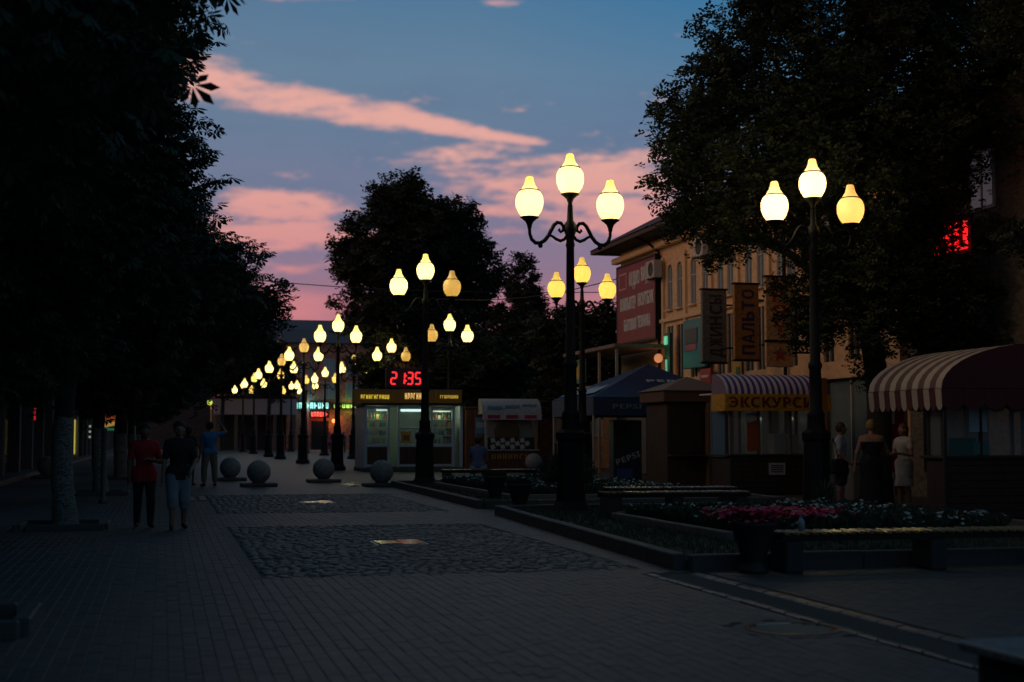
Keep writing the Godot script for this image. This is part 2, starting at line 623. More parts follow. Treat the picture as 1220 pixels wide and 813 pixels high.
	var sl := thing("paving_slabs", "pair of pale slabs lying in the paving left of the cobbles", "slab", Vector3(0.75, 0, -32.6))
	for i in 2:
		part("slab", box_mesh(Vector3(0.16, 0.05, 2.0), 0.006), mat(Color(0.26, 0.245, 0.22), 0.6, "grain", 3.0), sl, Vector3(-0.14 + i * 0.26, 0.0, 0))

func multi(called: String, mesh: Mesh, m: Material, xf: Array, parent: Node, kind := "stuff", tints := []) -> MultiMeshInstance3D:
	var mm := MultiMesh.new()
	mm.transform_format = MultiMesh.TRANSFORM_3D
	mm.use_colors = tints.size() > 0
	mm.mesh = mesh
	mm.instance_count = xf.size()
	for i in xf.size():
		mm.set_instance_transform(i, xf[i])
		if tints.size():
			mm.set_instance_color(i, tints[i % tints.size()])
	var o := MultiMeshInstance3D.new()
	o.name = called
	o.multimesh = mm
	o.material_override = m
	parent.add_child(o, true)
	if kind != "":
		o.set_meta("kind", kind)
	return o

# ------------------------------------------------------------------ islands with flower beds
func kerb_run(root: Node, a: Vector2, b: Vector2, h: float, w: float, m: Material, called: String, piece: float) -> void:
	var d := b - a
	var n: int = max(1, roundi(d.length() / piece))
	var u := d / n
	var ang := atan2(-u.y, u.x)
	for i in n:
		var c := a + u * (i + 0.5)
		part(called, box_mesh(Vector3(snappedf(u.length() - 0.006, 0.001), h, w), 0.012), m, root, Vector3(c.x, h * 0.5 - 0.02 + rng.randf_range(-0.004, 0.004), c.y), Vector3(0, ang + rng.randf_range(-0.006, 0.006), 0))

func plant_mesh(leaf: float, blades: int, h: float) -> ArrayMesh:
	# a small bedding plant: arching leaves from one root
	var st := ns()
	for i in blades:
		var a := TAU * i / blades + rng.randf() * 0.7
		var d := Vector3(cos(a), 0, sin(a))
		var up := rng.randf_range(0.45, 1.0) * h
		var rch := rng.randf_range(0.4, 1.0) * h * 0.8
		var side := d.cross(Vector3.UP) * leaf * 0.5
		var p0 := d * 0.01
		var p1 := d * rch * 0.5 + Vector3.UP * up * 0.85
		var p2 := d * rch + Vector3.UP * up
		poly(st, [p0, p1 + side, p2, p1 - side], Vector3.UP)
	return fin(st)

func flower_mesh(r: float) -> ArrayMesh:
	var st := ns()
	for i in 5:
		var a := TAU * i / 5.0
		var d := Vector3(cos(a), 0.25, sin(a))
		var s := Vector3(-sin(a), 0, cos(a)) * r * 0.45
		poly(st, [Vector3.ZERO, d * r * 0.6 + s, d * r, d * r * 0.6 - s], Vector3.UP)
	return fin(st)

func bed(called: String, label: String, x0: float, x1: float, z0: float, z1: float, wall: String) -> Node3D:
	var root := thing(called, label, "flower bed", Vector3((x0 + x1) / 2, 0, (z0 + z1) / 2))
	var hx := (x1 - x0) / 2
	var hz := (z1 - z0) / 2
	var c := [Vector2(-hx, hz), Vector2(hx, hz), Vector2(hx, -hz), Vector2(-hx, -hz)]
	for i in 4:
		var a: Vector2 = c[i]
		var b: Vector2 = c[(i + 1) % 4]
		var t := (b - a).normalized() * 0.065
		kerb_run(root, a + t, b - t, 0.24, 0.12, M.stone, "wall_stone", 1.0)
	part("soil", box_mesh(Vector3(hx * 2 - 0.13, 0.16, hz * 2 - 0.13)), M.soil, root, Vector3(0, 0.08, 0))
	# bedding plants
	var xf := []
	var fl := []
	var n := int(hx * hz * 4 * 42)
	for i in n:
		var p := Vector3(rng.randf_range(-hx + 0.12, hx - 0.12), 0.155, rng.randf_range(-hz + 0.12, hz - 0.12))
		var s := rng.randf_range(0.7, 1.35)
		xf.append(Transform3D(Basis(Vector3.UP, rng.randf() * TAU).scaled(Vector3.ONE * s), p))
		for k in 2:
			if noise.get_noise_2d(p.x * 40 + x0 * 30, p.z * 40) > -0.1:
				fl.append(Transform3D(Basis.from_euler(Vector3(rng.randf_range(-0.6, 0.6), rng.randf() * TAU, rng.randf_range(-0.6, 0.6))).scaled(Vector3.ONE * rng.randf_range(0.7, 1.3)), p + Vector3(rng.randf_range(-0.09, 0.09), 0.16 * s + rng.randf_range(-0.02, 0.05), rng.randf_range(-0.09, 0.09))))
	multi("bedding_plants", M.plant_shape, M.plant_leaf, xf, root)
	multi("pale_flowers", M.flower_shape, M.pale_petal, fl, root)
	return root

func planters() -> void:
	M.plant_leaf = mat(Color(0.028, 0.05, 0.028), 0.7)
	M.pale_petal = mat(Color(0.24, 0.36, 0.36), 0.7)
	M.red_petal = mat(Color(0.6, 0.02, 0.085), 0.6)
	mesh_cache.plant = plant_mesh(0.05, 9, 0.2)
	M.plant_shape = mesh_cache.plant
	M.flower_shape = flower_mesh(0.035)
	var names := ["stone kerb round the island of lawn and flowers by the long bench", "stone kerb round the farther island beside the two dark urns"]
	var lawns := ["clipped grass on the island by the long slatted bench", "clipped grass on the farther island by the dark urns"]
	var blade := ns()
	for i in 5:
		var a := rng.randf() * TAU
		var r := Vector3(cos(a), 0, sin(a)) * 0.03
		var tip := r * 1.6 + Vector3.UP * rng.randf_range(0.04, 0.075)
		poly(blade, [r - r.rotated(Vector3.UP, 1.57) * 0.12, tip, r + r.rotated(Vector3.UP, 1.57) * 0.12], r)
	var bm := fin(blade)
	for i in 2:
		var b: Array = blocks[i]
		var root := thing("island_kerb", names[i], "kerb")
		for k in 4:
			var p: Vector2 = b[k]
			var q: Vector2 = b[(k + 1) % 4]
			var t := (q - p).normalized() * 0.08
			kerb_run(root, p + t, q - t, 0.19, 0.15, M.kerb, "kerb_stone", 1.0)
		var st := ns()
		var top := []
		var low := []
		var cen: Vector2 = (b[0] + b[2]) / 2
		for k in 4:
			var p: Vector2 = b[k] + (cen - b[k]).normalized() * 0.11
			top.append(Vector3(p.x, 0.1, p.y))
			low.append(Vector3(p.x, -0.02, p.y))
		poly(st, top, Vector3.UP)
		for k in 4:
			poly(st, [low[k], low[(k + 1) % 4], top[(k + 1) % 4], top[k]], (low[k] + low[(k + 1) % 4]) / 2 - Vector3(cen.x, 0, cen.y))
		structure("lawn", fin(st), M.grass)
		var xf := []
		for j in 9000:
			var x := rng.randf_range(b[0].x, 12.1)
			var z := rng.randf_range(b[2].y + 0.2, b[0].y - 0.2)
			if in_block(x - 0.18, z) and (x < 7.0 or z > b[0].y - 2.4 or z < b[2].y + 3.6):
				xf.append(Transform3D(Basis(Vector3.UP, rng.randf() * TAU).scaled(Vector3.ONE * rng.randf_range(0.7, 1.3)), Vector3(x, 0.098, z)))
		var g := multi("grass", bm, M.plant_leaf, xf, self)
		g.name = numbered("grass")
		g.set_meta("label", lawns[i])
		g.set_meta("category", "grass")
	var b1 := bed("flower_bed", "low stone-walled flower bed with pale and crimson flowers behind the long bench", 6.85, 11.0, -21.3, -16.5, "")
	bed("flower_bed", "low stone-walled flower bed of pale flowers beside the round dark shrub", 6.9, 10.8, -36.6, -28.0, "")
	# crimson flowers in a drift at the near corner
	var xf2 := []
	for j in 520:
		var p := Vector2(rng.randfn(0.0, 0.42), rng.randfn(0.0, 0.3))
		p = p.clamp(Vector2(-0.8, -0.7), Vector2(0.9, 0.55))
		xf2.append(Transform3D(Basis.from_euler(Vector3(rng.randf_range(-0.6, 0.6), rng.randf() * TAU, rng.randf_range(-0.6, 0.6))).scaled(Vector3.ONE * rng.randf_range(0.9, 1.5)), Vector3(7.75 + p.x, 0.4 + rng.randf_range(-0.06, 0.06), -17.3 + p.y) - b1.position))
	multi("crimson_flowers", M.flower_shape, M.red_petal, xf2, b1)

# ------------------------------------------------------------------ buildings
func band(st: SurfaceTool, x: float, thick: float, y0: float, y1: float, z0: float, z1: float, holes: Array) -> void:
	# one strip of a wall that faces -x, with openings [z from, z to]; z runs from z0 (far) up to z1 (near)
	var z := z0
	for h in holes:
		if h[0] > z:
			bx(st, Vector3(x + thick / 2, (y0 + y1) / 2, (z + h[0]) / 2), Vector3(thick, y1 - y0, h[0] - z))
		z = h[1]
	if z1 > z:
		bx(st, Vector3(x + thick / 2, (y0 + y1) / 2, (z + z1) / 2), Vector3(thick, y1 - y0, z1 - z))

func spandrel(st: SurfaceTool, x: float, thick: float, yspring: float, ytop: float, zc: float, w: float) -> void:
	# the wall over an arched window head
	var s := []
	s.append(Vector2(-w / 2, yspring))
	for k in range(1, 10):
		var a := PI - PI * k / 10.0
		s.append(Vector2(cos(a) * w / 2, yspring + sin(a) * w / 2))
	s.append(Vector2(w / 2, yspring))
	s.append(Vector2(w / 2, ytop))
	s.append(Vector2(-w / 2, ytop))
	prism(st, s, thick, Transform3D(Basis(Vector3(0, 0, 1), Vector3(0, 1, 0), Vector3(1, 0, 0)), Vector3(x, 0, zc)))

func ac_unit(parent: Node, at: Vector3) -> void:
	var o := part("air_conditioner", box_mesh(Vector3(0.32, 0.62, 0.86), 0.02), mat(Color(0.36, 0.36, 0.34), 0.6), parent, at)
	var st := ns()
	lathe(st, [Vector2(0.25, 0.0), Vector2(0.25, 0.012), Vector2(0.21, 0.02), Vector2(0.2, 0.006), Vector2(0, 0.006)], 20, Vector3(-0.161, 0, 0.1), Basis(Vector3(0, 1, 0), Vector3(-1, 0, 0), Vector3(0, 0, 1)))
	part("fan_grille", fin(st), M.black, o)
	part("bracket", box_mesh(Vector3(0.36, 0.03, 0.04)), M.iron, o, Vector3(0.02, -0.33, -0.3))
	part("bracket", box_mesh(Vector3(0.36, 0.03, 0.04)), M.iron, o, Vector3(0.02, -0.33, 0.3))

func yellow_building() -> void:
	var o := thing("shop_building", "ochre two-storey shop building with tall narrow arched windows and hanging signs", "building", Vector3(17, 0, -41.5))
	var z0 := -51.8 + 41.5
	var z1 := -30.6 + 41.5
	var pairs := [-48.6, -47.5, -46.35, -45.4, -44.1, -43.05, -41.75, -40.95, -39.52, -38.65, -37.25, -36.5, -35.1, -34.3, -32.9, -32.1]
	var up := []
	var lowh := []
	for z in pairs:
		if z > -47.2:
			up.append([z + 41.5 - 0.25, z + 41.5 + 0.25])
			lowh.append([z + 41.5 - 0.3, z + 41.5 + 0.3])
	var st := ns()
	band(st, 0, 0.4, 7.36, 8.4, z0, z1, [])
	band(st, 0, 0.4, 5.75, 7.36, z0, z1, up)
	for h in up:
		spandrel(st, 0, 0.4, 7.1, 7.36, (h[0] + h[1]) / 2, 0.5)
	band(st, 0, 0.4, 5.2, 5.75, z0, z1, [])
	band(st, 0, 0.4, 3.35, 5.2, z0, z1, lowh)
	band(st, 0, 0.4, 2.9, 3.35, z0, z1, [])
	var shop := [[-9.2, -7.2], [-6.5, -3.9], [-3.2, -0.6], [0.2, 2.8], [3.5, 6.0], [6.8, 9.4]]
	var pier_dark := mat(Color(0.1, 0.115, 0.115), 0.5, "blotch", 1.0)  # ground-floor wall pieces coloured darker than the facade above
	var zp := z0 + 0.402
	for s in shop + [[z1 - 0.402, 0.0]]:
		part("dark_pier", box_mesh(Vector3(0.4, 2.9, snappedf(s[0] - zp, 0.001))), pier_dark, o, Vector3(0.22, 1.45, (s[0] + zp) / 2))
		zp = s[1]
	bx(st, Vector3(5.4, 4.2, z0 + 0.2), Vector3(10, 8.4, 0.4))
	bx(st, Vector3(5.4, 4.2, z1 - 0.2), Vector3(10, 8.4, 0.4))
	bx(st, Vector3(10.2, 4.2, 0), Vector3(0.4, 8.4, z1 - z0 - 0.8))
	bx(st, Vector3(5.2, 3.1, 0), Vector3(9.6, 0.2, z1 - z0 - 0.8))
	part("wall", fin(st), M.facade, o)
	for h in up:
		var zc: float = (h[0] + h[1]) / 2
		var w := Node3D.new()
		w.name = "arched_window"
		w.position = Vector3(0.07, 5.75, zc)
		o.add_child(w, true)
		var s := [Vector2(-0.25, 0), Vector2(0.25, 0), Vector2(0.25, 1.35)]
		for k in range(1, 8):
			s.append(Vector2(cos(PI * k / 8.0) * 0.25, 1.35 + sin(PI * k / 8.0) * 0.25))
		s.append(Vector2(-0.25, 1.35))
		var sp := ns()
		prism(sp, s, 0.012, Transform3D(Basis(Vector3(0, 0, 1), Vector3(0, 1, 0), Vector3(1, 0, 0)), Vector3(0, 0, 0)))
		part("pane", fin(sp), M.windowglass, w)
		sp = ns()
		bx(sp, Vector3(-0.02, 0.74, 0), Vector3(0.05, 1.48, 0.035))
		bx(sp, Vector3(-0.02, 1.0, 0.12), Vector3(0.04, 0.035, 0.2))
		bx(sp, Vector3(-0.02, 1.0, -0.12), Vector3(0.04, 0.035, 0.2))
		bx(sp, Vector3(-0.02, 0.67, 0.23), Vector3(0.05, 1.34, 0.035))
		bx(sp, Vector3(-0.02, 0.67, -0.23), Vector3(0.05, 1.34, 0.035))
		part("frame", fin(sp), M.frame, w)
		part("sill", box_mesh(Vector3(0.2, 0.06, 0.62), 0.01), M.trim, w, Vector3(-0.1, -0.01, 0))
	for h in lowh:
		var w := Node3D.new()
		w.name = "window"
		w.position = Vector3(0.07, 3.35, (h[0] + h[1]) / 2)
		o.add_child(w, true)
		part("pane", box_mesh(Vector3(0.012, 1.85, 0.6)), M.darkglass, w, Vector3(0, 0.925, 0))
		part("frame", box_mesh(Vector3(0.05, 1.85, 0.04)), M.frame, w, Vector3(-0.03, 0.925, 0))
	# pilasters between the window pairs, string course, cornice
	for i in range(0, 14, 2):
		var zc: float = (pairs[i + 1] + pairs[i + 2]) / 2 + 41.5
		if zc > -5.5:
			part("pilaster", box_mesh(Vector3(0.09, 3.0, 0.16), 0.01), M.trim, o, Vector3(-0.044, 6.15, zc))
	part("string_course", box_mesh(Vector3(0.12, 0.14, z1 - z0), 0.02), M.trim, o, Vector3(-0.057, 5.42, 0))
	part("cornice", box_mesh(Vector3(0.3, 0.22, z1 - z0), 0.04), M.trim, o, Vector3(-0.147, 8.1, 0))
	# eaves and hipped roof
	var rs := ns()
	var ez0 := z0 - 0.7
	var ez1 := z1 + 0.4
	bx(rs, Vector3(4.6, 8.47, (ez0 + ez1) / 2), Vector3(11.2, 0.14, ez1 - ez0))
	part("eaves", fin(rs), mat(Color(0.05, 0.04, 0.035), 0.8), o)
	rs = ns()
	var e := [Vector3(-1.05, 8.55, ez0), Vector3(10.2, 8.55, ez0), Vector3(10.2, 8.55, ez1), Vector3(-1.05, 8.55, ez1)]
	var r0 := Vector3(4.6, 11.6, ez0 + 4.5)
	var r1 := Vector3(4.6, 11.6, ez1 - 4.5)
	poly(rs, [e[0], e[3], r1, r0], Vector3(-1, 1, 0))
	poly(rs, [e[1], e[2], r1, r0], Vector3(1, 1, 0))
	poly(rs, [e[0], e[1], r0], Vector3(0, 1, -1))
	poly(rs, [e[2], e[3], r1], Vector3(0, 1, 1))
	part("roof", fin(rs), M.roof, o)
	var gp := ns()
	tube(gp, [Vector3(-0.95, 8.4, z0 + 4.6), Vector3(-0.5, 8.2, z0 + 4.6), Vector3(-0.1, 7.9, z0 + 4.6), Vector3(-0.1, 3.0, z0 + 4.6)], [0.05], 8)
	part("downpipe", fin(gp), M.iron, o)
	gp = ns()
	tube(gp, [Vector3(-0.12, 8.2, 4.75), Vector3(-0.12, 0.0, 4.75)], [0.055], 8)
	part("downpipe", fin(gp), M.iron, o)
	ac_unit(o, Vector3(-0.3, 7.25, -5.65))
	ac_unit(o, Vector3(-0.3, 7.45, -1.05))
	# shop windows on the ground floor
	for s in shop:
		var zc: float = (s[0] + s[1]) / 2
		var ww: float = s[1] - s[0]
		var w := Node3D.new()
		w.name = "shop_window"
		w.position = Vector3(0.22, 0, zc)
		o.add_child(w, true)
		part("pane", box_mesh(Vector3(0.012, 2.3, ww)), M.glass, w, Vector3(0, 1.75, 0))
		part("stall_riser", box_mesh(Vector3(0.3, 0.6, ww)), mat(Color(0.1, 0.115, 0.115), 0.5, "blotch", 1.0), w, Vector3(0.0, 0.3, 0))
		part("mullion", box_mesh(Vector3(0.06, 2.3, 0.06)), M.frame, w, Vector3(-0.04, 1.75, 0))
	# a lit shop door: a warm lamp by the entrance
	part("roller_shutter", box_mesh(Vector3(0.05, 2.4, 2.2)), mat(Color(0.1, 0.1, 0.1), 0.6), o, Vector3(-0.03, 1.25, -8.4))
	# billboard at the far end of the facade
	var bb := thing("billboard", "dark red billboard of white lettering on the ochre shop building", "billboard", Vector3(16.82, 4.9, -49.4))
	part("panel", box_mesh(Vector3(0.1, 2.85, 4.3)), mat(Color(0.26, 0.014, 0.03), 0.55, "blotch", 0.8), bb, Vector3(0, 1.42, 0))
	part("frame", box_mesh(Vector3(0.12, 0.08, 4.46)), M.iron, bb, Vector3(0, 2.9, 0))
	part("frame", box_mesh(Vector3(0.12, 0.08, 4.46)), M.iron, bb, Vector3(0, -0.05, 0))
	part("frame", box_mesh(Vector3(0.12, 2.86, 0.08)), M.iron, bb, Vector3(0, 1.42, 2.19))
	part("frame", box_mesh(Vector3(0.12, 2.86, 0.08)), M.iron, bb, Vector3(0, 1.42, -2.19))
	var pale := mat(Color(0.5, 0.58, 0.6), 0.6)
	var face := Vector3(0, -PI / 2, 0)
	lettering("lettering", "АУДИО", 0.5, pale, bb, Vector3(-0.056, 2.3, -0.1), face, 0.012, 1.2)
	lettering("lettering", "ВИДЕО", 0.5, pale, bb, Vector3(-0.056, 2.36, 1.3), face, 0.012, 1.25)
	lettering("lettering", "КОМПЬЮТЕР", 0.46, pale, bb, Vector3(-0.056, 1.42, -0.85), face, 0.012, 1.8)
	lettering("lettering", "НОУТБУК", 0.46, pale, bb, Vector3(-0.056, 1.45, 1.15), face, 0.012, 1.7)
	lettering("lettering", "БЫТОВАЯ", 0.42, pale, bb, Vector3(-0.056, 0.62, -0.6), face, 0.012, 1.4)
	lettering("lettering", "ТЕХНИКА", 0.42, pale, bb, Vector3(-0.056, 0.65, 0.95), face, 0.012, 1.4)
	var fr := ns()
	for k in [[0.0, 0.28, 0.9, 0.05], [0.0, -0.28, 0.9, 0.05], [0.43, 0.0, 0.05, 0.6], [-0.43, 0.0, 0.05, 0.6]]:
		bx(fr, Vector3(0, k[1], k[0]), Vector3(0.014, k[3], k[2]))
	part("emblem_frame", fin(fr), mat(Color(0.5, 0.3, 0.32), 0.6), bb, Vector3(-0.057, 2.3, -1.45))
	# porch of an annex under the billboard
	var po := thing("shop_porch", "flat-roofed open porch on thin posts below the red billboard", "porch", Vector3(15.9, 0, -49.5))
	part("roof_slab", box_mesh(Vector3(1.9, 0.14, 6.4), 0.02), mat(Color(0.2, 0.15, 0.12), 0.7, "blotch", 1.0), po, Vector3(0, 4.5, 0))
	for k in 4:
		part("post", box_mesh(Vector3(0.09, 4.43, 0.09), 0.01), mat(Color(0.22, 0.2, 0.17), 0.6), po, Vector3(-0.8, 2.215, -3.0 + k * 2.0))
	part("rail", box_mesh(Vector3(0.05, 0.06, 6.2)), mat(Color(0.3, 0.22, 0.15), 0.6), po, Vector3(-0.8, 3.2, 0))
	part("poster", box_mesh(Vector3(0.04, 0.9, 1.3)), mat(Color(0.05, 0.22, 0.12), 0.6), po, Vector3(-0.6, 3.85, -2.0))
	part("poster", box_mesh(Vector3(0.05, 0.5, 0.5)), mat(Color(0.4, 0.3, 0.03), 0.6), po, Vector3(-0.62, 3.8, -2.2))
	# upright signs hung out from the facade
	sign_board("hanging_sign", "grey upright hanging sign of dark sideways letters on the ochre shop building", Vector3(15.9, 3.6, -39.6), 0.78, 2.15, Color(0.16, 0.17, 0.15), Color(0.02, 0.012, 0.016), "ДЖИНСЫ", true, "")
	sign_board("hanging_sign", "orange upright hanging sign of dark blue sideways letters on the ochre shop building", Vector3(15.9, 3.55, -37.2), 0.74, 2.12, Color(0.38, 0.17, 0.03), Color(0.012, 0.016, 0.07), "ПАЛЬТО", true, "")
	sign_board("hanging_sign", "tan upright hanging sign of stacked dark red letters with a star emblem below", Vector3(15.9, 3.95, -35.0), 0.78, 1.68, Color(0.6, 0.37, 0.16), Color(0.28, 0.02, 0.012), "СПОРТ", false, "star")
	# small signs and lights at shop level
	var teal := thing("teal_sign", "teal shop sign with a dark arch shape fixed to the ochre building", "sign", Vector3(16.7, 3.6, -43.2))
	part("board", box_mesh(Vector3(0.12, 1.6, 1.9), 0.02), mat(Color(0.01, 0.16, 0.19), 0.5), teal, Vector3(0, 0.8, 0))
	part("panel", box_mesh(Vector3(0.03, 0.5, 1.1), 0.005), mat(Color(0.015, 0.03, 0.035), 0.5), teal, Vector3(-0.07, 1.05, -0.2))
	part("panel", box_mesh(Vector3(0.03, 0.2, 0.9), 0.005), mat(Color(0.3, 0.05, 0.09), 0.5), teal, Vector3(-0.07, 0.68, -0.2))
	var rd := thing("red_sign", "small red shop sign under the teal sign", "sign", Vector3(16.75, 2.75, -42.4))
	part("board", box_mesh(Vector3(0.08, 0.8, 0.9), 0.01), mat(Color(0.28, 0.02, 0.02), 0.5), rd, Vector3(0, 0.4, 0))
	part("stripe", box_mesh(Vector3(0.02, 0.08, 0.6)), mat(Color(0.5, 0.45, 0.42), 0.5), rd, Vector3(-0.05, 0.55, 0))
	part("stripe", box_mesh(Vector3(0.02, 0.08, 0.5)), mat(Color(0.5, 0.45, 0.42), 0.5), rd, Vector3(-0.05, 0.3, 0))
	var gl := thing("green_tube_sign", "narrow upright green-white lit tube sign beside the teal sign", "sign", Vector3(16.6, 3.0, -45.6))
	part("board", box_mesh(Vector3(0.1, 1.9, 0.5), 0.01), mat(Color(0.01, 0.05, 0.04), 0.5), gl, Vector3(0.05, 0.95, 0))
	part("light_tube", box_mesh(Vector3(0.05, 1.0, 0.12), 0.02), glow(Color(0.1, 0.65, 0.4), 0.35), gl, Vector3(-0.04, 0.5, 0.05))
	part("light_tube", box_mesh(Vector3(0.05, 0.3, 0.3), 0.02), glow(Color(0.05, 0.75, 0.4), 0.55), gl, Vector3(-0.04, 1.65, 0))
	lamp_light(gl, Vector3(-0.3, 1.0, 0), Color(0.4, 1.0, 0.75), 0.06, 0.2)
	var wl := thing("wall_lamp", "round peach wall lamp pair glowing below the ochre windows", "wall lamp", Vector3(16.75, 3.3, -46.6))
	for k in 2:
		var sp := ns()
		lathe(sp, sphere_profile(0.16, 8), 12)
		part("lamp_globe", fin(sp), glow(Color(1.0, 0.32, 0.12), 0.5), wl, Vector3(-0.1, 0.25 + k * 0.55, 0))
		part("bracket", box_mesh(Vector3(0.3, 0.04, 0.04)), M.iron, wl, Vector3(0.1, 0.25 + k * 0.55, 0))
		lamp_light(wl, Vector3(-0.1, 0.25 + k * 0.55, 0), Color(1.0, 0.6, 0.35), 0.08, 0.1)
	var ys := thing("yellow_poster", "small yellow poster behind the hanging signs of the ochre building", "poster", Vector3(16.93, 3.05, -40.3))
	part("sheet", box_mesh(Vector3(0.03, 0.75, 0.7)), mat(Color(0.42, 0.28, 0.02), 0.6), ys, Vector3(0, 0.37, 0))
	part("blot", box_mesh(Vector3(0.01, 0.3, 0.3)), mat(Color(0.03, 0.12, 0.04), 0.6), ys, Vector3(-0.02, 0.3, 0.1))

func sphere_profile(r: float, n: int) -> Array:
	var p := []
	for i in n + 1:
		var a := -PI / 2 + PI * i / n
		p.append(Vector2(maxf(cos(a) * r, 0.0), sin(a) * r))
	return p

func lamp_light(parent: Node, at: Vector3, c: Color, e: float, size: float) -> void:
	var l := OmniLight3D.new()
	l.name = "lamp_light"
	l.light_color = c
	l.light_energy = e
	l.light_size = size
	l.omni_range = 60.0
	l.omni_attenuation = 2.0
	l.shadow_enabled = true
	parent.add_child(l, true)
	l.position = at

func sign_board(called: String, label: String, at: Vector3, w: float, h: float, back: Color, ink: Color, text: String, sideways: bool, emblem: String) -> void:
	var o := thing(called, label, "sign", at, 0.0, "")
	var bm := mat(back, 0.6, "blotch", 1.5)
	part("board", box_mesh(Vector3(w, h, 0.14), 0.012), bm, o, Vector3(0, h / 2, 0))
	part("rim", box_mesh(Vector3(w + 0.06, 0.05, 0.18)), M.iron, o, Vector3(0, h + 0.024, 0))
	part("rim", box_mesh(Vector3(w + 0.06, 0.05, 0.18)), M.iron, o, Vector3(0, -0.026, 0))
	part("bracket_arm", box_mesh(Vector3(1.2, 0.05, 0.05)), M.iron, o, Vector3(0.55, h * 0.8, -0.1))
	part("bracket_arm", box_mesh(Vector3(1.2, 0.05, 0.05)), M.iron, o, Vector3(0.55, h * 0.2, -0.1))
	var im := mat(ink, 0.5)
	var n := text.length()
	var head := 0.12 if emblem == "" else 0.16
	var step := (h - 2 * head) / n
	for i in n:
		var y := h - head - step * (i + 0.5)
		if sideways:
			var ch := text[n - 1 - i]
			lettering("letter", ch, w * 0.5, im, o, Vector3(0.05, y, 0.074), Vector3(0, 0, PI / 2), 0.012, step * 0.86)
		else:
			lettering("letter", text[i], step * 0.72, im, o, Vector3(0, y, 0.074), Vector3.ZERO, 0.012, w * 0.52)
	if emblem == "star":
		var e := thing("sign_panel", "small square panel with a dark star under the tan upright sign", "sign", at - Vector3(0, 0.72, 0))
		part("board", box_mesh(Vector3(w, 0.66, 0.12), 0.012), bm, e, Vector3(0, 0.34, 0))
		part("bracket_arm", box_mesh(Vector3(1.2, 0.05, 0.05)), M.iron, e, Vector3(0.55, 0.4, -0.1))
		var s := []
		for k in 10:
			var r := 0.22 if k % 2 == 0 else 0.09
			s.append(Vector2(sin(TAU * k / 10.0), cos(TAU * k / 10.0)) * r)
		var st := ns()
		prism(st, s, 0.012, Transform3D(Basis.IDENTITY, Vector3(0, 0.34, 0.062)))
		part("star", fin(st), im, e)

func plain_house(called: String, label: String, at: Vector3, size: Vector3, wall: Material, roof: Material, ridge: float, ridge_x := false, wins := [], face := "x") -> Node3D:
	# walls, pitched roof and windows set in the face that looks to -x or to +z
	var o := thing(called, label, "building", at)
	part("wall", box_mesh(size), wall, o, Vector3(0, size.y / 2, 0))
	var st := ns()
	var hx := size.x / 2 + 0.45
	var hz := size.z / 2 + 0.45
	var y := size.y + 0.003
	var e := [Vector3(-hx, y, -hz), Vector3(hx, y, -hz), Vector3(hx, y, hz), Vector3(-hx, y, hz)]
	if ridge_x:
		var a := Vector3(-hx, y + ridge, 0)
		var b := Vector3(hx, y + ridge, 0)
		poly(st, [e[0], e[1], b, a], Vector3(0, 1, -1))
		poly(st, [e[2], e[3], a, b], Vector3(0, 1, 1))
		poly(st, [e[0], e[3], a], Vector3.LEFT)
		poly(st, [e[1], e[2], b], Vector3.RIGHT)
	else:
		var a := Vector3(0, y + ridge, -hz)
		var b := Vector3(0, y + ridge, hz)
		poly(st, [e[0], e[3], b, a], Vector3(-1, 1, 0))
		poly(st, [e[1], e[2], b, a], Vector3(1, 1, 0))
		poly(st, [e[0], e[1], a], Vector3(0, 0, -1))
		poly(st, [e[2], e[3], b], Vector3(0, 0, 1))
	poly(st, e, Vector3.DOWN)
	part("roof", fin(st), roof, o)
	for w in wins:   # [along, y, width, height]
		var n := Node3D.new()
		n.name = "window"
		o.add_child(n, true)
		if face == "x":
			n.position = Vector3(-size.x / 2, w[1], w[0])
			part("frame", box_mesh(Vector3(0.08, w[3] + 0.14, w[2] + 0.14), 0.01), M.frame, n)
			part("pane", box_mesh(Vector3(0.1, w[3], w[2])), M.windowglass, n)
			part("glazing_bar", box_mesh(Vector3(0.12, w[3], 0.06)), M.frame, n)
		else:
			n.position = Vector3(w[0], w[1], size.z / 2)
			part("frame", box_mesh(Vector3(w[2] + 0.14, w[3] + 0.14, 0.08), 0.01), M.frame, n)
			part("pane", box_mesh(Vector3(w[2], w[3], 0.1)), M.windowglass, n)
			part("glazing_bar", box_mesh(Vector3(0.06, w[3], 0.12)), M.frame, n)
	return o

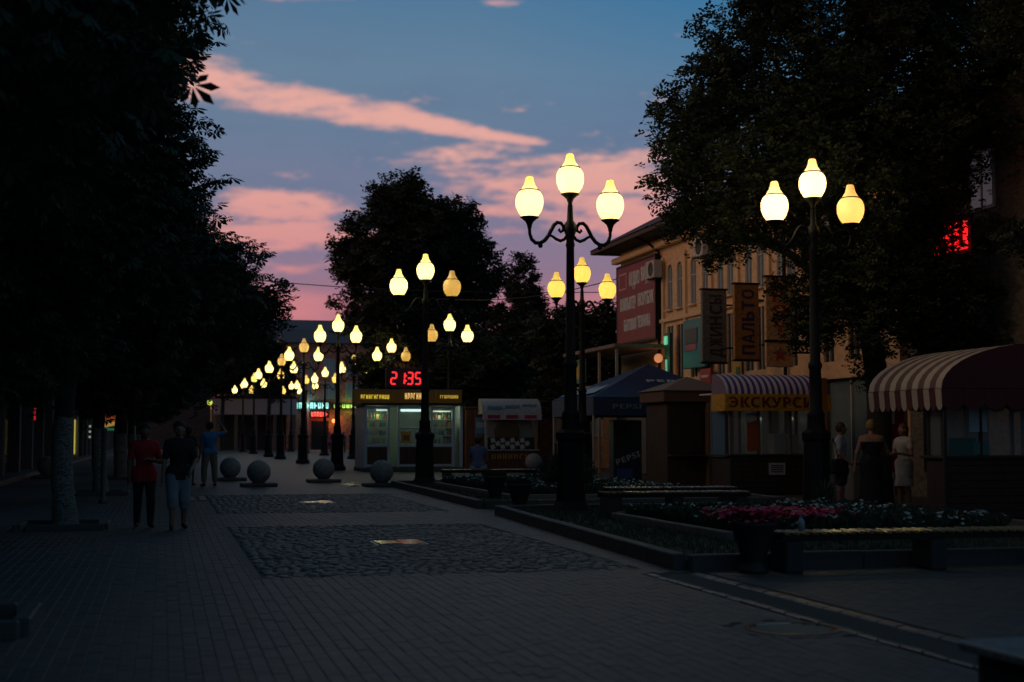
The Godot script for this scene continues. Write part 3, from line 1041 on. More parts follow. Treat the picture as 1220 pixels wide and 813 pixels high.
func buildings() -> void:
	M.windowglass = mat(Color(0.2, 0.28, 0.33), 0.05)
	M.windowglass.metallic_specular = 0.9
	yellow_building()
	# brown-roofed house beyond the ochre building
	plain_house("brown_house", "low house with a steep brown roof beyond the ochre shop building", Vector3(23.6, 0, -61.5), Vector3(9, 4.6, 14), mat(Color(0.3, 0.2, 0.13), 0.9, "blotch", 0.5), M.roof, 3.9, false, [[-4.0, 2.2, 1.2, 1.5], [0.0, 2.2, 1.2, 1.5], [4.0, 2.2, 1.2, 1.5]])
	plain_house("low_shop", "low brown shop with red shutters between the cart and the navy tent", Vector3(17.4, 0, -74.0), Vector3(11, 4.0, 6), mat(Color(0.11, 0.06, 0.04), 0.9, "blotch", 0.6), M.roof, 1.4, true, [[-3.0, 2.0, 1.0, 1.8], [-1.2, 2.0, 1.0, 1.8], [0.8, 2.0, 1.0, 1.8], [2.8, 2.0, 1.0, 1.8]], "z")
	# brick building half hidden by the big tree on the right
	var bk := plain_house("brick_building", "brown brick building with a cream ground floor behind the large dark tree", Vector3(21.7, 0, -20.1), Vector3(9.4, 9.0, 20), mat(Color(0.2, 0.13, 0.1), 0.9, "blotch", 0.7), M.roof, 2.4, false, [[-6.8, 6.9, 0.8, 1.2], [-4.6, 6.9, 0.8, 1.2], [-2.0, 6.9, 0.8, 1.2], [0.6, 6.9, 0.8, 1.2]])
	part("ground_floor_render", box_mesh(Vector3(0.1, 5.6, 19.9), 0.01), mat(Color(0.2, 0.18, 0.14), 0.85, "blotch", 0.5), bk, Vector3(-4.72, 2.8, 0))
	part("string_course", box_mesh(Vector3(0.2, 0.16, 19.9), 0.02), M.trim, bk, Vector3(-4.75, 5.68, 0))
	for i in 5:
		part("shop_window", box_mesh(Vector3(0.06, 2.2, 2.6), 0.01), M.darkglass, bk, Vector3(-4.78, 1.7, -8 + i * 3.8))
	# courses of brick in the part that shows between the leaves
	var brick := mat(Color(0.22, 0.13, 0.095), 0.9, "grain", 4.0)
	var bmesh := box_mesh(Vector3(0.03, 0.085, 0.27), 0.004)
	for r in 14:
		for k in 9:
			var zz := -9.85 + k * 0.285 + (0.14 if r % 2 else 0.0)
			part("brick", bmesh, brick, bk, Vector3(-4.71, 6.2 + r * 0.1, zz))
	var ns1 := thing("red_neon_sign", "red neon sign glowing through the leaves on the brick building", "neon sign", Vector3(16.2, 5.2, -26.9))
	part("backing", box_mesh(Vector3(0.08, 0.8, 1.5), 0.01), M.black, ns1, Vector3(0.05, 0.4, 0))
	var nst := ns()
	for k in [[-0.55, 0.4, 0.6, 0.12], [-0.3, 0.62, 0.14, 0.4], [-0.3, 0.4, 0.12, 0.4], [-0.05, 0.4, 0.6, 0.12], [0.25, 0.4, 0.6, 0.12], [0.42, 0.16, 0.12, 0.36], [0.6, 0.4, 0.6, 0.12]]:
		bx(nst, Vector3(-0.03, k[1], k[0]), Vector3(0.06, k[2], k[3]), Basis.IDENTITY, 0.015)
	part("neon_tubes", fin(nst), glow(Color(1.0, 0.01, 0.012), 1.6), ns1)
	lamp_light(ns1, Vector3(-0.4, 0.4, 0), Color(1.0, 0.1, 0.1), 0.1, 0.3)
	# arcade along the left side behind the trees
	var ar := thing("arcade_building", "long dim shop arcade with square columns behind the left row of trees", "building", Vector3(-7.2, 0, -60))
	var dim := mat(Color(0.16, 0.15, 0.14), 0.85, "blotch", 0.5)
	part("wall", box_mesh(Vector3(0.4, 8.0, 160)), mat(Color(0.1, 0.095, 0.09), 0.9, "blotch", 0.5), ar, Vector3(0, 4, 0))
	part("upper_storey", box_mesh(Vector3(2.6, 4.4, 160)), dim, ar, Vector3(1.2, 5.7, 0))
	part("roof", box_mesh(Vector3(7.5, 0.3, 161)), M.roof, ar, Vector3(-0.4, 8.07, 0))
	part("step", box_mesh(Vector3(2.6, 0.16, 160), 0.02), M.kerb, ar, Vector3(1.55, 0.08, 0))
	for i in 31:
		part("column", box_mesh(Vector3(0.4, 3.4, 0.4), 0.03), mat(Color(0.24, 0.23, 0.21), 0.8, "blotch", 1.0), ar, Vector3(2.2, 1.84, 73 - i * 5.0))
		part("shop_window", box_mesh(Vector3(0.06, 2.1, 3.2), 0.01), M.darkglass, ar, Vector3(0.22, 1.6, 70.5 - i * 5.0))
	# houses that close the street
	var pk := mat(Color(0.62, 0.27, 0.2), 0.9, "blotch", 0.3)
	var ph := plain_house("pink_building", "salmon pink building with neon signs at the end of the street", Vector3(19.5, 0, -155), Vector3(14, 11.2, 10), pk, mat(Color(0.05, 0.06, 0.075), 0.7), 1.8, true, [[-5.0, 8.6, 1.1, 1.8], [-2.6, 8.6, 1.1, 1.8], [-0.2, 8.6, 1.1, 1.8], [2.2, 8.6, 1.1, 1.8], [-5.0, 6.2, 1.1, 1.6], [-2.6, 6.2, 1.1, 1.6], [-0.2, 6.2, 1.1, 1.6], [2.2, 6.2, 1.1, 1.6]], "z")
	part("door", box_mesh(Vector3(1.8, 3.0, 0.1)), M.darkglass, ph, Vector3(-3.5, 1.5, 5.03))
	part("door", box_mesh(Vector3(2.4, 2.8, 0.1)), M.darkglass, ph, Vector3(1.8, 1.4, 5.03))
	part("pilaster", box_mesh(Vector3(0.5, 10.0, 0.2)), mat(Color(0.55, 0.26, 0.2), 0.9), ph, Vector3(-4.9, 5.0, 5.1))
	var gh := plain_house("grey_hall", "grey blue-roofed hall rising behind the pink building", Vector3(18, 0, -182), Vector3(20, 13.0, 16), mat(Color(0.12, 0.13, 0.15), 0.9), mat(Color(0.06, 0.08, 0.11), 0.6), 3.2, true, [[-6.0, 10.0, 1.6, 2.0], [-2.0, 10.0, 1.6, 2.0], [2.0, 10.0, 1.6, 2.0], [6.0, 10.0, 1.6, 2.0]], "z")
	var cn := thing("canopy_hall", "dark open hall under a pale fascia at the end of the street", "building", Vector3(9.2, 0, -152))
	part("fascia", box_mesh(Vector3(8.4, 1.6, 0.3), 0.03), mat(Color(0.42, 0.44, 0.5), 0.7), cn, Vector3(0, 4.4, 4.0))
	part("roof", box_mesh(Vector3(8.3, 0.3, 8.0)), M.roof, cn, Vector3(0, 5.37, 0.1))
	part("back_wall", box_mesh(Vector3(8.3, 5.2, 0.3)), mat(Color(0.2, 0.18, 0.165), 0.9), cn, Vector3(0, 2.6, -3.8))
	for k in 5:
		part("column", box_mesh(Vector3(0.35, 3.6, 0.35), 0.02), mat(Color(0.1, 0.09, 0.085), 0.8), cn, Vector3(-3.9 + k * 1.95, 1.8, 3.9))
	part("side_wall", box_mesh(Vector3(0.8, 5.2, 7.4)), mat(Color(0.2, 0.15, 0.12), 0.9), cn, Vector3(-4.0, 2.6, -0.2))
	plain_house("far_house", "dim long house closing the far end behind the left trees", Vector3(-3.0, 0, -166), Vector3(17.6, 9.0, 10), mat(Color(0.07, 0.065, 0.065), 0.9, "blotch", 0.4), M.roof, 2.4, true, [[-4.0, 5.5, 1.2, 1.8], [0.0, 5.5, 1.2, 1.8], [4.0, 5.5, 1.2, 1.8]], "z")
	neon("blue_neon_sign", "blue-white neon lettering along the pink building", Vector3(15.1, 4.6, -149.75), 3.6, 0.62, Color(0.3, 0.95, 0.85), 1.3, 9)
	neon("green_neon_sign", "yellow-green neon strip beside the blue-white neon", Vector3(18.9, 4.55, -149.75), 3.1, 0.36, Color(0.45, 0.8, 0.1), 1.0, 7)
	neon("red_lit_sign", "red lit sign over the door of the pink building", Vector3(15.9, 3.7, -149.72), 1.8, 0.5, Color(1.0, 0.06, 0.03), 1.5, 6)
	var ol := thing("door_lamp", "orange round lamp beside the door of the pink building", "lamp", Vector3(17.4, 2.6, -149.6))
	var sp := ns()
	lathe(sp, sphere_profile(0.22, 8), 12)
	part("lamp_globe", fin(sp), glow(Color(1.0, 0.4, 0.08), 1.8), ol, Vector3(0, 0.4, 0))
	part("bracket", box_mesh(Vector3(0.06, 0.06, 0.4)), M.iron, ol, Vector3(0, 0.7, -0.2))
	part("arm", box_mesh(Vector3(0.04, 0.14, 0.04)), M.iron, ol, Vector3(0, 0.66, 0))
	lamp_light(ol, Vector3(0, 0.4, 0), Color(1.0, 0.6, 0.25), 1.2, 0.15)
	# left-hand lights of the arcade
	var l1 := thing("red_tube_light", "upright red tube light on the arcade wall", "tube light", Vector3(-4.75, 1.95, -56.9))
	part("light_tube", box_mesh(Vector3(0.06, 0.5, 0.07), 0.02), glow(Color(0.9, 0.02, 0.015), 0.5), l1, Vector3(0, 0.3, 0))
	part("mount", box_mesh(Vector3(0.03, 0.62, 0.12)), M.black, l1, Vector3(-0.055, 0.3, 0))
	var l2 := thing("lit_doorway", "narrow lit shop doorway of the arcade beside the whitewashed trunk", "doorway", Vector3(-5.0, 0.16, -87.0))
	part("door_frame", box_mesh(Vector3(0.16, 2.5, 1.5), 0.02), mat(Color(0.12, 0.08, 0.05), 0.7), l2, Vector3(-0.1, 1.25, 0))
	part("lit_pane_window", box_mesh(Vector3(0.06, 2.0, 0.5), 0.01), glow(Color(0.75, 0.62, 0.1), 0.55), l2, Vector3(0.0, 1.2, 0.35))
	part("lit_pane_window", box_mesh(Vector3(0.06, 2.0, 0.35), 0.01), glow(Color(0.6, 0.25, 0.04), 0.35), l2, Vector3(0.0, 1.2, -0.35))
	var l3 := thing("lit_shop_sign", "orange and green lit shop sign hanging in the arcade", "sign", Vector3(-4.2, 1.9, -112.0))
	part("sign_light_panel", box_mesh(Vector3(1.7, 0.7, 0.1), 0.02), glow(Color(0.75, 0.16, 0.03), 0.35), l3, Vector3(0.0, 1.0, 0), Vector3(0, 0, -0.25))
	part("sign_light_panel", box_mesh(Vector3(1.8, 0.3, 0.1), 0.02), glow(Color(0.75, 0.45, 0.08), 0.35), l3, Vector3(0.1, 0.35, 0), Vector3(0, 0, 0.2))
	part("sign_light_panel", box_mesh(Vector3(1.5, 0.18, 0.1), 0.02), glow(Color(0.03, 0.25, 0.12), 0.3), l3, Vector3(0.0, 0.02, 0))
	part("hanger", box_mesh(Vector3(0.05, 1.2, 0.05)), M.iron, l3, Vector3(-0.6, 1.6, -0.1))
	var l4 := thing("lit_kiosk_sign", "small green-white lit sign far down the street", "sign", Vector3(5.3, 3.6, -150.0))
	part("sign_light_panel", box_mesh(Vector3(0.7, 0.5, 0.1), 0.02), glow(Color(0.2, 0.75, 0.5), 0.8), l4, Vector3(0, 0.25, 0))
	part("sign_light_panel", box_mesh(Vector3(0.5, 0.6, 0.1), 0.02), glow(Color(0.6, 0.22, 0.05), 0.6), l4, Vector3(-0.3, 0.85, 0))
	part("post", box_mesh(Vector3(0.1, 4.6, 0.1)), M.iron, l4, Vector3(0.5, -1.3, -0.1))
	for k in 5:
		var b := thing("lantern_dot", "tiny white lantern hanging in a chain by the arcade", "lantern", Vector3(-4.7, [3.3, 3.05, 2.05, 1.7, 1.35][k] - 0.1, -98.0), 0.0, "lantern chain in the arcade")
		var s2 := ns()
		lathe(s2, sphere_profile(0.08, 6), 8)
		part("lamp_bulb", fin(s2), glow(Color(0.8, 0.8, 0.55), 0.7 if k < 2 else 0.3), b, Vector3(0, 0.1, 0))
		part("cord", box_mesh(Vector3(0.012, 0.2, 0.012)), M.black, b, Vector3(0, 0.27, 0))

func neon(called: String, label: String, at: Vector3, w: float, h: float, c: Color, e: float, n: int) -> void:
	var o := thing(called, label, "neon sign", at)
	part("backing", box_mesh(Vector3(w + 0.3, h + 0.25, 0.1)), M.black, o, Vector3(0, 0, -0.1))
	var m := glow(c, e)
	var s := w / n
	for i in n:
		var st := ns()
		var x := -w / 2 + s * (i + 0.5)
		var k := hash(i * 31 + n) % 3
		bx(st, Vector3(x - s * 0.25, 0, 0), Vector3(s * 0.22, h, 0.06), Basis.IDENTITY, 0.02)
		bx(st, Vector3(x + s * 0.05, h * (0.38 - 0.38 * k), 0), Vector3(s * 0.5, h * 0.22, 0.062), Basis.IDENTITY, 0.02)
		if k != 1:
			bx(st, Vector3(x + s * 0.2, 0, 0.001), Vector3(s * 0.2, h, 0.06), Basis.IDENTITY, 0.02)
		part("neon_letter", fin(st), m, o)
	lamp_light(o, Vector3(0, 0, 0.4), c.linear_to_srgb(), 0.8, 0.3)

# ------------------------------------------------------------------ trees
func palmate_leaf(st: SurfaceTool, root: Vector3, b: Basis, len: float) -> void:
	for k in 6:
		var a := -1.9 + 3.8 * k / 5.0
		var l := len * (1.0 - 0.32 * absf(a) / 1.9)
		var d := b * Vector3(sin(a), -0.28 - 0.12 * absf(a), cos(a)).normalized()
		var s := (b * Vector3(cos(a), 0, -sin(a))) * l * 0.17
		poly(st, [root + d * l * 0.08, root + d * l * 0.66 + s, root + d * l, root + d * l * 0.66 - s], b * Vector3.UP)

func chestnut_cluster() -> ArrayMesh:
	var st := ns()
	for i in 4:
		var a := TAU * i / 4.0 + rng.randf()
		var d := Vector3(cos(a), rng.randf_range(-0.1, 0.5), sin(a)).normalized()
		var root := d * rng.randf_range(0.1, 0.2)
		palmate_leaf(st, root, Basis.looking_at(-d.lerp(Vector3.DOWN, 0.3), Vector3.UP), rng.randf_range(0.15, 0.21))
	return fin(st)

func twig_cluster(n: int, len: float, leaf: float) -> ArrayMesh:
	var st := ns()
	for i in n:
		var t := float(i) / n
		var root := Vector3(0.06 * sin(t * 5.0), -0.05 * t * t, (t - 0.5) * len)
		var side := -1.0 if i % 2 else 1.0
		var d := Vector3(side, rng.randf_range(-0.5, 0.5), rng.randf_range(0.0, 0.9)).normalized()
		var u := d.cross(Vector3(rng.randf_range(-0.5, 0.5), 1, rng.randf_range(-0.5, 0.5))).normalized()
		var l := leaf * rng.randf_range(0.75, 1.25)
		poly(st, [root, root + d * l * 0.5 + u * l * 0.27, root + d * l, root + d * l * 0.5 - u * l * 0.27], Vector3.UP)
	return fin(st)

func tree(called: String, label: String, at: Vector3, trunk_h: float, r: float, blobs: Array, n: int, leaf: Mesh, m: Material, scale: float, group := "", lime := 0.0, lean := 0.0) -> Node3D:
	var o := thing(called, label, "tree", at, 0.0, group)
	var st := ns()
	var pts := []
	var rad := []
	for i in 9:
		var t := i / 8.0
		pts.append(Vector3(lean * t * t + 0.05 * sin(t * 6.0 + at.z), trunk_h * t, 0.05 * cos(t * 5.0 + at.z)))
		rad.append(r * (1.0 + 0.16 * exp(-t * trunk_h * 4.0)) * (1.0 - 0.3 * t))
	if lime > 0.0:
		# the lower trunk is whitewashed
		var k := lime / trunk_h
		var lp := []
		var lr := []
		var up := []
		var ur := []
		for i in 8:
			var t := k * i / 7.0
			lp.append(Vector3(lean * t * t + 0.05 * sin(t * 6.0 + at.z), trunk_h * t, 0.05 * cos(t * 5.0 + at.z)))
			lr.append(r * (1.0 + 0.16 * exp(-t * trunk_h * 4.0)) * (1.0 - 0.3 * t) * (1.0 + 0.05 * sin(i * 2.3)))
		for i in 7:
			var t := k + (1.0 - k) * i / 6.0
			up.append(Vector3(lean * t * t + 0.05 * sin(t * 6.0 + at.z), trunk_h * t, 0.05 * cos(t * 5.0 + at.z)))
			ur.append(r * (1.0 - 0.3 * t))
		tube(st, up, ur, 10)
		var ls := ns()
		tube(ls, lp, lr, 12)
		var lo := part("whitewashed_trunk", fin(ls), M.lime, o)
		lo.set_meta("label", "whitewashed foot of the trunk")
	else:
		tube(st, pts, rad, 10)
	part("trunk", fin(st), M.bark, o)
	var top: Vector3 = pts[8]
	var total := 0.0
	for b in blobs:
		total += pow(b[1].x * b[1].y * b[1].z, 0.75)
	var xf := []
	for b in blobs:
		var c: Vector3 = b[0]
		var ls2 := ns()
		var mid := top.lerp(c, 0.55) + Vector3(0, 0.25, 0)
		tube(ls2, [top - Vector3(0, 0.3, 0), top.lerp(mid, 0.5), mid, c.lerp(mid, 0.1), c + (c - mid).normalized() * 0.3 * b[1].x], [r * 0.45, r * 0.36, r * 0.22, minf(r * 0.14, b[1].x * 0.06), 0.012], 6)
		part("limb", fin(ls2), M.bark, o)
		var cnt := int(n * pow(b[1].x * b[1].y * b[1].z, 0.75) / total)
		# sprays of leaves at the branch ends, with gaps between them
		var sprays := []
		for k in maxi(6, int(b[1].x * b[1].y * 9.0)):
			var sd := Vector3(rng.randfn(), rng.randfn(), rng.randfn()).normalized()
			sprays.append([c + sd * b[1] * rng.randf_range(0.72, 1.12), rng.randf_range(0.13, 0.3) * scale, sd])
		for i in cnt:
			if rng.randf() < 0.5:
				var sp: Array = sprays[rng.randi() % sprays.size()]
				var along: float = rng.randf_range(-2.2, 1.2)
				var pp: Vector3 = sp[0] + sp[2] * along * sp[1] + Vector3(rng.randfn(), rng.randfn(), rng.randfn()) * sp[1] * (0.75 - 0.25 * along)
				if pp.y + at.y > 1.7:
					xf.append(Transform3D(Basis.from_euler(Vector3(rng.randf_range(-0.7, 0.7), rng.randf() * TAU, rng.randf_range(-0.7, 0.7))).scaled(Vector3.ONE * scale * rng.randf_range(0.7, 1.2)), pp))
				continue
			var d := Vector3(rng.randfn(), rng.randfn(), rng.randfn()).normalized()
			var q := 0.97 * pow(rng.randf(), 0.45)
			# lumpy outline
			var lump := 1.0 + 0.34 * noise.get_noise_3dv((d * 60.0 + c * 17.0 + at * 3.0))
			var p: Vector3 = c + d * b[1] * q * lump
			if p.y + at.y < 1.7:
				continue
			xf.append(Transform3D(Basis.from_euler(Vector3(rng.randf_range(-0.7, 0.7), rng.randf() * TAU, rng.randf_range(-0.7, 0.7))).scaled(Vector3.ONE * scale * rng.randf_range(0.7, 1.3)), p))
	multi("crown", leaf, m, xf, o)
	return o

func trees() -> void:
	noise.frequency = 0.02
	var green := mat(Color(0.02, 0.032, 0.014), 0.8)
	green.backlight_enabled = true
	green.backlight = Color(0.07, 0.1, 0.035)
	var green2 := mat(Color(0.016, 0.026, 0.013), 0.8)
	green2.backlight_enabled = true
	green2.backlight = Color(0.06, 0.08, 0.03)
	var ch := chestnut_cluster()
	var tw := twig_cluster(14, 0.5, 0.11)
	var big := twig_cluster(12, 0.8, 0.24)
	# the left row
	var g := "row of trees along the left side of the walk"
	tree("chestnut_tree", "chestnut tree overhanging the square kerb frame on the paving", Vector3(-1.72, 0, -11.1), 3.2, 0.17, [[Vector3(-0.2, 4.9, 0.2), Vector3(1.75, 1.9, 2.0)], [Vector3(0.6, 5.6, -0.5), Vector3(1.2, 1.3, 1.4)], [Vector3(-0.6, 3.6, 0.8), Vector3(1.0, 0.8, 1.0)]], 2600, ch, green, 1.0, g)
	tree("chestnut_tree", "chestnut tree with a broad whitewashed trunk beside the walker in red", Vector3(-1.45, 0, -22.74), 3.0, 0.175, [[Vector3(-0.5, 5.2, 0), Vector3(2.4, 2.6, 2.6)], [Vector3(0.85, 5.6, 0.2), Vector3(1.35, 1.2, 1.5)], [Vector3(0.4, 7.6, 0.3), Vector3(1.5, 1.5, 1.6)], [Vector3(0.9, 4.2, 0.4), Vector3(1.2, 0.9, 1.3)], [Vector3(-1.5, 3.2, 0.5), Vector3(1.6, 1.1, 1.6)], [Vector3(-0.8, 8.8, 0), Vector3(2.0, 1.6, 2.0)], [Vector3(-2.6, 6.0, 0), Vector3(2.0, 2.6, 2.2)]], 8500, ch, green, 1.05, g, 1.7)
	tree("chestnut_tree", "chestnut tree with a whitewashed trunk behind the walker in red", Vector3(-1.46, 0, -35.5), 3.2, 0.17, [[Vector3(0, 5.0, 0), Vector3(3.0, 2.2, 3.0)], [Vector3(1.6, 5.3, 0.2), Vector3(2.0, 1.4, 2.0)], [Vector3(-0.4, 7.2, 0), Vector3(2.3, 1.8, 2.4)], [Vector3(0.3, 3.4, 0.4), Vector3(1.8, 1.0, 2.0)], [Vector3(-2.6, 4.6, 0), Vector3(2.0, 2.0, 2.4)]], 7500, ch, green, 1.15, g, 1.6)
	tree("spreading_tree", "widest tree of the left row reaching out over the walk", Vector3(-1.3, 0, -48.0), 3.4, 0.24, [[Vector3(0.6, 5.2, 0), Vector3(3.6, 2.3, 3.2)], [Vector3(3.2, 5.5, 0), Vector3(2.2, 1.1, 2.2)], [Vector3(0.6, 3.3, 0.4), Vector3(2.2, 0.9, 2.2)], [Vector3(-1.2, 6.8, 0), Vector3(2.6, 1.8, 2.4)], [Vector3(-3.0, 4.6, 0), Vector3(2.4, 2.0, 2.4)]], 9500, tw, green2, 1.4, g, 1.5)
	var rest := ["tree of the left row shading the lit arcade doorway", "tree of the left row standing past the arcade doorway", "tree of the left row by the orange and green arcade sign", "tree of the left row beyond the arcade sign"]
	for i in 4:
		var z: float = [-61.0, -74.0, -90.0, -108.0][i]
		tree("street_tree", rest[i], Vector3(-1.2, 0, z), 3.4, 0.2, [[Vector3(-0.2, 5.6, 0), Vector3(3.0, 2.4, 3.0)], [Vector3(1.7, 6.2, 0), Vector3(2.0, 1.3, 2.2)], [Vector3(0.0, 3.3, 0), Vector3(2.4, 0.8, 2.0)], [Vector3(-2.8, 5.0, 0), Vector3(2.4, 2.2, 2.2)]], 4200, big, green2, 1.1, g, 1.5)
	tree("far_tree", "distant dark tree standing in front of the canopy hall", Vector3(5.6, 0, -142.0), 5.5, 0.25, [[Vector3(0, 9.0, 0), Vector3(3.4, 3.2, 2.8)], [Vector3(-2.6, 8.0, 0), Vector3(2.2, 2.6, 2.0)], [Vector3(1.5, 11.0, 0), Vector3(2.4, 2.2, 2.2)], [Vector3(0.5, 6.6, 0), Vector3(3.2, 1.2, 2.2)]], 3600, big, green2, 1.4)
	tree("far_tree", "distant dark tree beside the canopy hall, nearer the pink building", Vector3(10.2, 0, -143.0), 5.5, 0.25, [[Vector3(0, 8.4, 0), Vector3(2.4, 2.6, 2.2)], [Vector3(-1.4, 9.6, 0), Vector3(2.2, 2.0, 2.0)], [Vector3(0.3, 6.4, 0), Vector3(2.4, 1.1, 2.0)]], 3000, big, green2, 1.4)
	for z in [-22.74, -35.5, -48.0]:
		var k := thing("tree_pit_kerb", {-22.74: "square kerb frame round the broad whitewashed trunk", -35.5: "square kerb frame round the trunk behind the walker in red", -48.0: "square kerb frame round the widest tree of the left row"}[z], "kerb", Vector3(-1.45, 0, z))
		pit(k, 0.62, 0.1)
	var k0 := thing("tree_pit_kerb", "empty-looking square kerb frame nearest the bare paving", "kerb", Vector3(-1.52, 0, -11.1))
	pit(k0, 0.57, 0.12)
	# the big tree in front of the brick building
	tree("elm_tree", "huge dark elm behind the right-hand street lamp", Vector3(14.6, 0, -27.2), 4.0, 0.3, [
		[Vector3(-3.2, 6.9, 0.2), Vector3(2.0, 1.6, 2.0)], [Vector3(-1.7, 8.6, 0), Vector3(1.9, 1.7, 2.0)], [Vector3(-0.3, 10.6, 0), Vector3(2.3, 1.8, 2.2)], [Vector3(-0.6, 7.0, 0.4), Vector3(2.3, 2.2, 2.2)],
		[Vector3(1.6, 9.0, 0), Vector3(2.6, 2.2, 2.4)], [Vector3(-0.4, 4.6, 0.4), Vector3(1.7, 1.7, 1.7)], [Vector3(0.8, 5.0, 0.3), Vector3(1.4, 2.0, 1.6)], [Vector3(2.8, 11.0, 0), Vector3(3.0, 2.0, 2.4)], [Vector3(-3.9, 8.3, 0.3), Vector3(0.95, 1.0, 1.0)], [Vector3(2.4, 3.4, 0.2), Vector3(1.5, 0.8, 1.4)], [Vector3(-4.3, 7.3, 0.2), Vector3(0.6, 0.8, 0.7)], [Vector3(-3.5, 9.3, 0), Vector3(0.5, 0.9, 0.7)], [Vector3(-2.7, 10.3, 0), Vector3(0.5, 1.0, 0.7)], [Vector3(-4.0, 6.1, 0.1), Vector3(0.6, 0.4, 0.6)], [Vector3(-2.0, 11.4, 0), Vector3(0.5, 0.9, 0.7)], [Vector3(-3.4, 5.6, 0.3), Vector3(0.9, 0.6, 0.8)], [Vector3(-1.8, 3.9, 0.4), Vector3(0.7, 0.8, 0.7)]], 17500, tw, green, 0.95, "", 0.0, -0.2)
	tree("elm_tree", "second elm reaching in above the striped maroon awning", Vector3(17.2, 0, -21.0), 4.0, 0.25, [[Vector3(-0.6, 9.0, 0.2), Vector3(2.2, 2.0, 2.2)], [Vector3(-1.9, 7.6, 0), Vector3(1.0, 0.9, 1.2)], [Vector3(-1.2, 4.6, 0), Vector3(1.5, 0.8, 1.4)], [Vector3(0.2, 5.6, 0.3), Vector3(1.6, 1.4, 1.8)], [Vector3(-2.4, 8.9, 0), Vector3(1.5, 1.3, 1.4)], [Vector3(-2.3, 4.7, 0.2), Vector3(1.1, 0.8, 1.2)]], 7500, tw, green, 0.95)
	# trees in the middle distance
	tree("broad_tree", "tall round tree standing behind the lit kiosk", Vector3(13.0, 0, -75.0), 5.0, 0.35, [[Vector3(-0.6, 11.5, 0), Vector3(3.4, 2.9, 3.2)], [Vector3(-0.8, 14.0, 0), Vector3(1.7, 1.6, 1.8)], [Vector3(-3.2, 10.8, 0), Vector3(1.5, 1.3, 1.8)], [Vector3(1.6, 12.2, 0), Vector3(2.2, 2.2, 2.2)], [Vector3(3.2, 10.2, 0), Vector3(1.7, 1.8, 1.8)], [Vector3(-1.0, 8.0, 0), Vector3(3.0, 2.0, 2.6)], [Vector3(2.0, 7.4, 0), Vector3(2.4, 2.2, 2.2)], [Vector3(0, 5.0, 0), Vector3(3.2, 1.5, 2.4)]], 11000, big, green2, 1.0)
	tree("bushy_tree", "spiky-topped dark tree to the right of the tall round tree", Vector3(16.6, 0, -66.0), 3.0, 0.2, [[Vector3(0, 5.4, 0), Vector3(1.8, 2.4, 1.8)], [Vector3(0.1, 8.2, 0), Vector3(0.7, 1.7, 0.8)], [Vector3(0.9, 7.3, 0), Vector3(0.5, 1.3, 0.6)], [Vector3(-1.6, 4.6, 0), Vector3(1.6, 1.8, 1.6)]], 4200, big, green2, 0.75)
	tree("bushy_tree", "dark rounded tree in front of the brown-roofed house", Vector3(17.2, 0, -57.0), 2.6, 0.2, [[Vector3(0, 4.6, 0), Vector3(2.0, 1.9, 2.0)], [Vector3(-1.4, 5.4, 0), Vector3(1.3, 1.4, 1.4)], [Vector3(0.9, 6.0, 0), Vector3(1.1, 1.2, 1.2)], [Vector3(-0.6, 3.0, 0), Vector3(2.2, 0.9, 1.8)]], 4200, big, green2, 0.75)
	tree("bushy_tree", "low dark tree behind the small white-topped cart", Vector3(14.0, 0, -63.0), 2.2, 0.18, [[Vector3(0, 4.2, 0), Vector3(2.2, 2.0, 1.8)], [Vector3(1.4, 3.2, 0), Vector3(1.6, 1.2, 1.6)], [Vector3(-1.2, 3.4, 0), Vector3(1.6, 1.2, 1.6)]], 3800, big, green2, 0.8)
	# clipped shrub on the far island and the tall grass by the women
	var sh := thing("round_shrub", "round dark evergreen shrub on the farther island", "shrub", Vector3(8.75, 0.15, -30.5))
	var ss := ns()
	tube(ss, [Vector3(0, -0.05, 0), Vector3(0, 0.5, 0)], [0.04], 6)
	part("stem", fin(ss), M.bark, sh)
	var xf := []
	for i in 900:
		var d := Vector3(rng.randfn(), rng.randfn(), rng.randfn()).normalized()
		xf.append(Transform3D(Basis.from_euler(Vector3(rng.randf() * 3, rng.randf() * TAU, rng.randf() * 3)).scaled(Vector3.ONE * 0.45), Vector3(0, 0.46, 0) + d * Vector3(0.62, 0.44, 0.62) * pow(rng.randf(), 0.4)))
	multi("foliage", tw, green2, xf, sh)
	var gr := thing("grass_clump", "tall clump of ornamental grass in front of the women", "plant", Vector3(10.6, 0.15, -21.6))
	var gs := ns()
	for i in 150:
		var a := rng.randf() * TAU
		var d := Vector3(cos(a), 0, sin(a))
		var h := rng.randf_range(0.3, 0.62)
		var w := d.cross(Vector3.UP) * 0.009
		var l := rng.randf_range(0.05, 0.3)
		var p0 := d * rng.randf_range(0.0, 0.12)
		poly(gs, [p0 - w, p0 + d * l * 0.4 + Vector3.UP * h * 0.7 - w, p0 + d * l * 0.4 + Vector3.UP * h * 0.7 + w, p0 + w], d)
		poly(gs, [p0 + d * l * 0.4 + Vector3.UP * h * 0.7 - w, p0 + d * l + Vector3.UP * h, p0 + d * l * 0.4 + Vector3.UP * h * 0.7 + w], d)
	part("blades", fin(gs), M.plant_leaf, gr)

func pit(k: Node3D, r: float, h: float) -> void:
	for i in 4:
		var a := i * PI / 2
		var d := Vector3(cos(a), 0, -sin(a))
		part("kerb_stone", box_mesh(Vector3(0.12, h + 0.03, 2 * r - 0.125), 0.012), M.kerb, k, d * r + Vector3(0, h / 2 - 0.015, 0) + Vector3(sin(a), 0, cos(a)) * -0.06, Vector3(0, a, 0))
	part("soil", box_mesh(Vector3(2 * r - 0.14, 0.03, 2 * r - 0.14)), M.soil, k, Vector3(0, 0.012, 0))

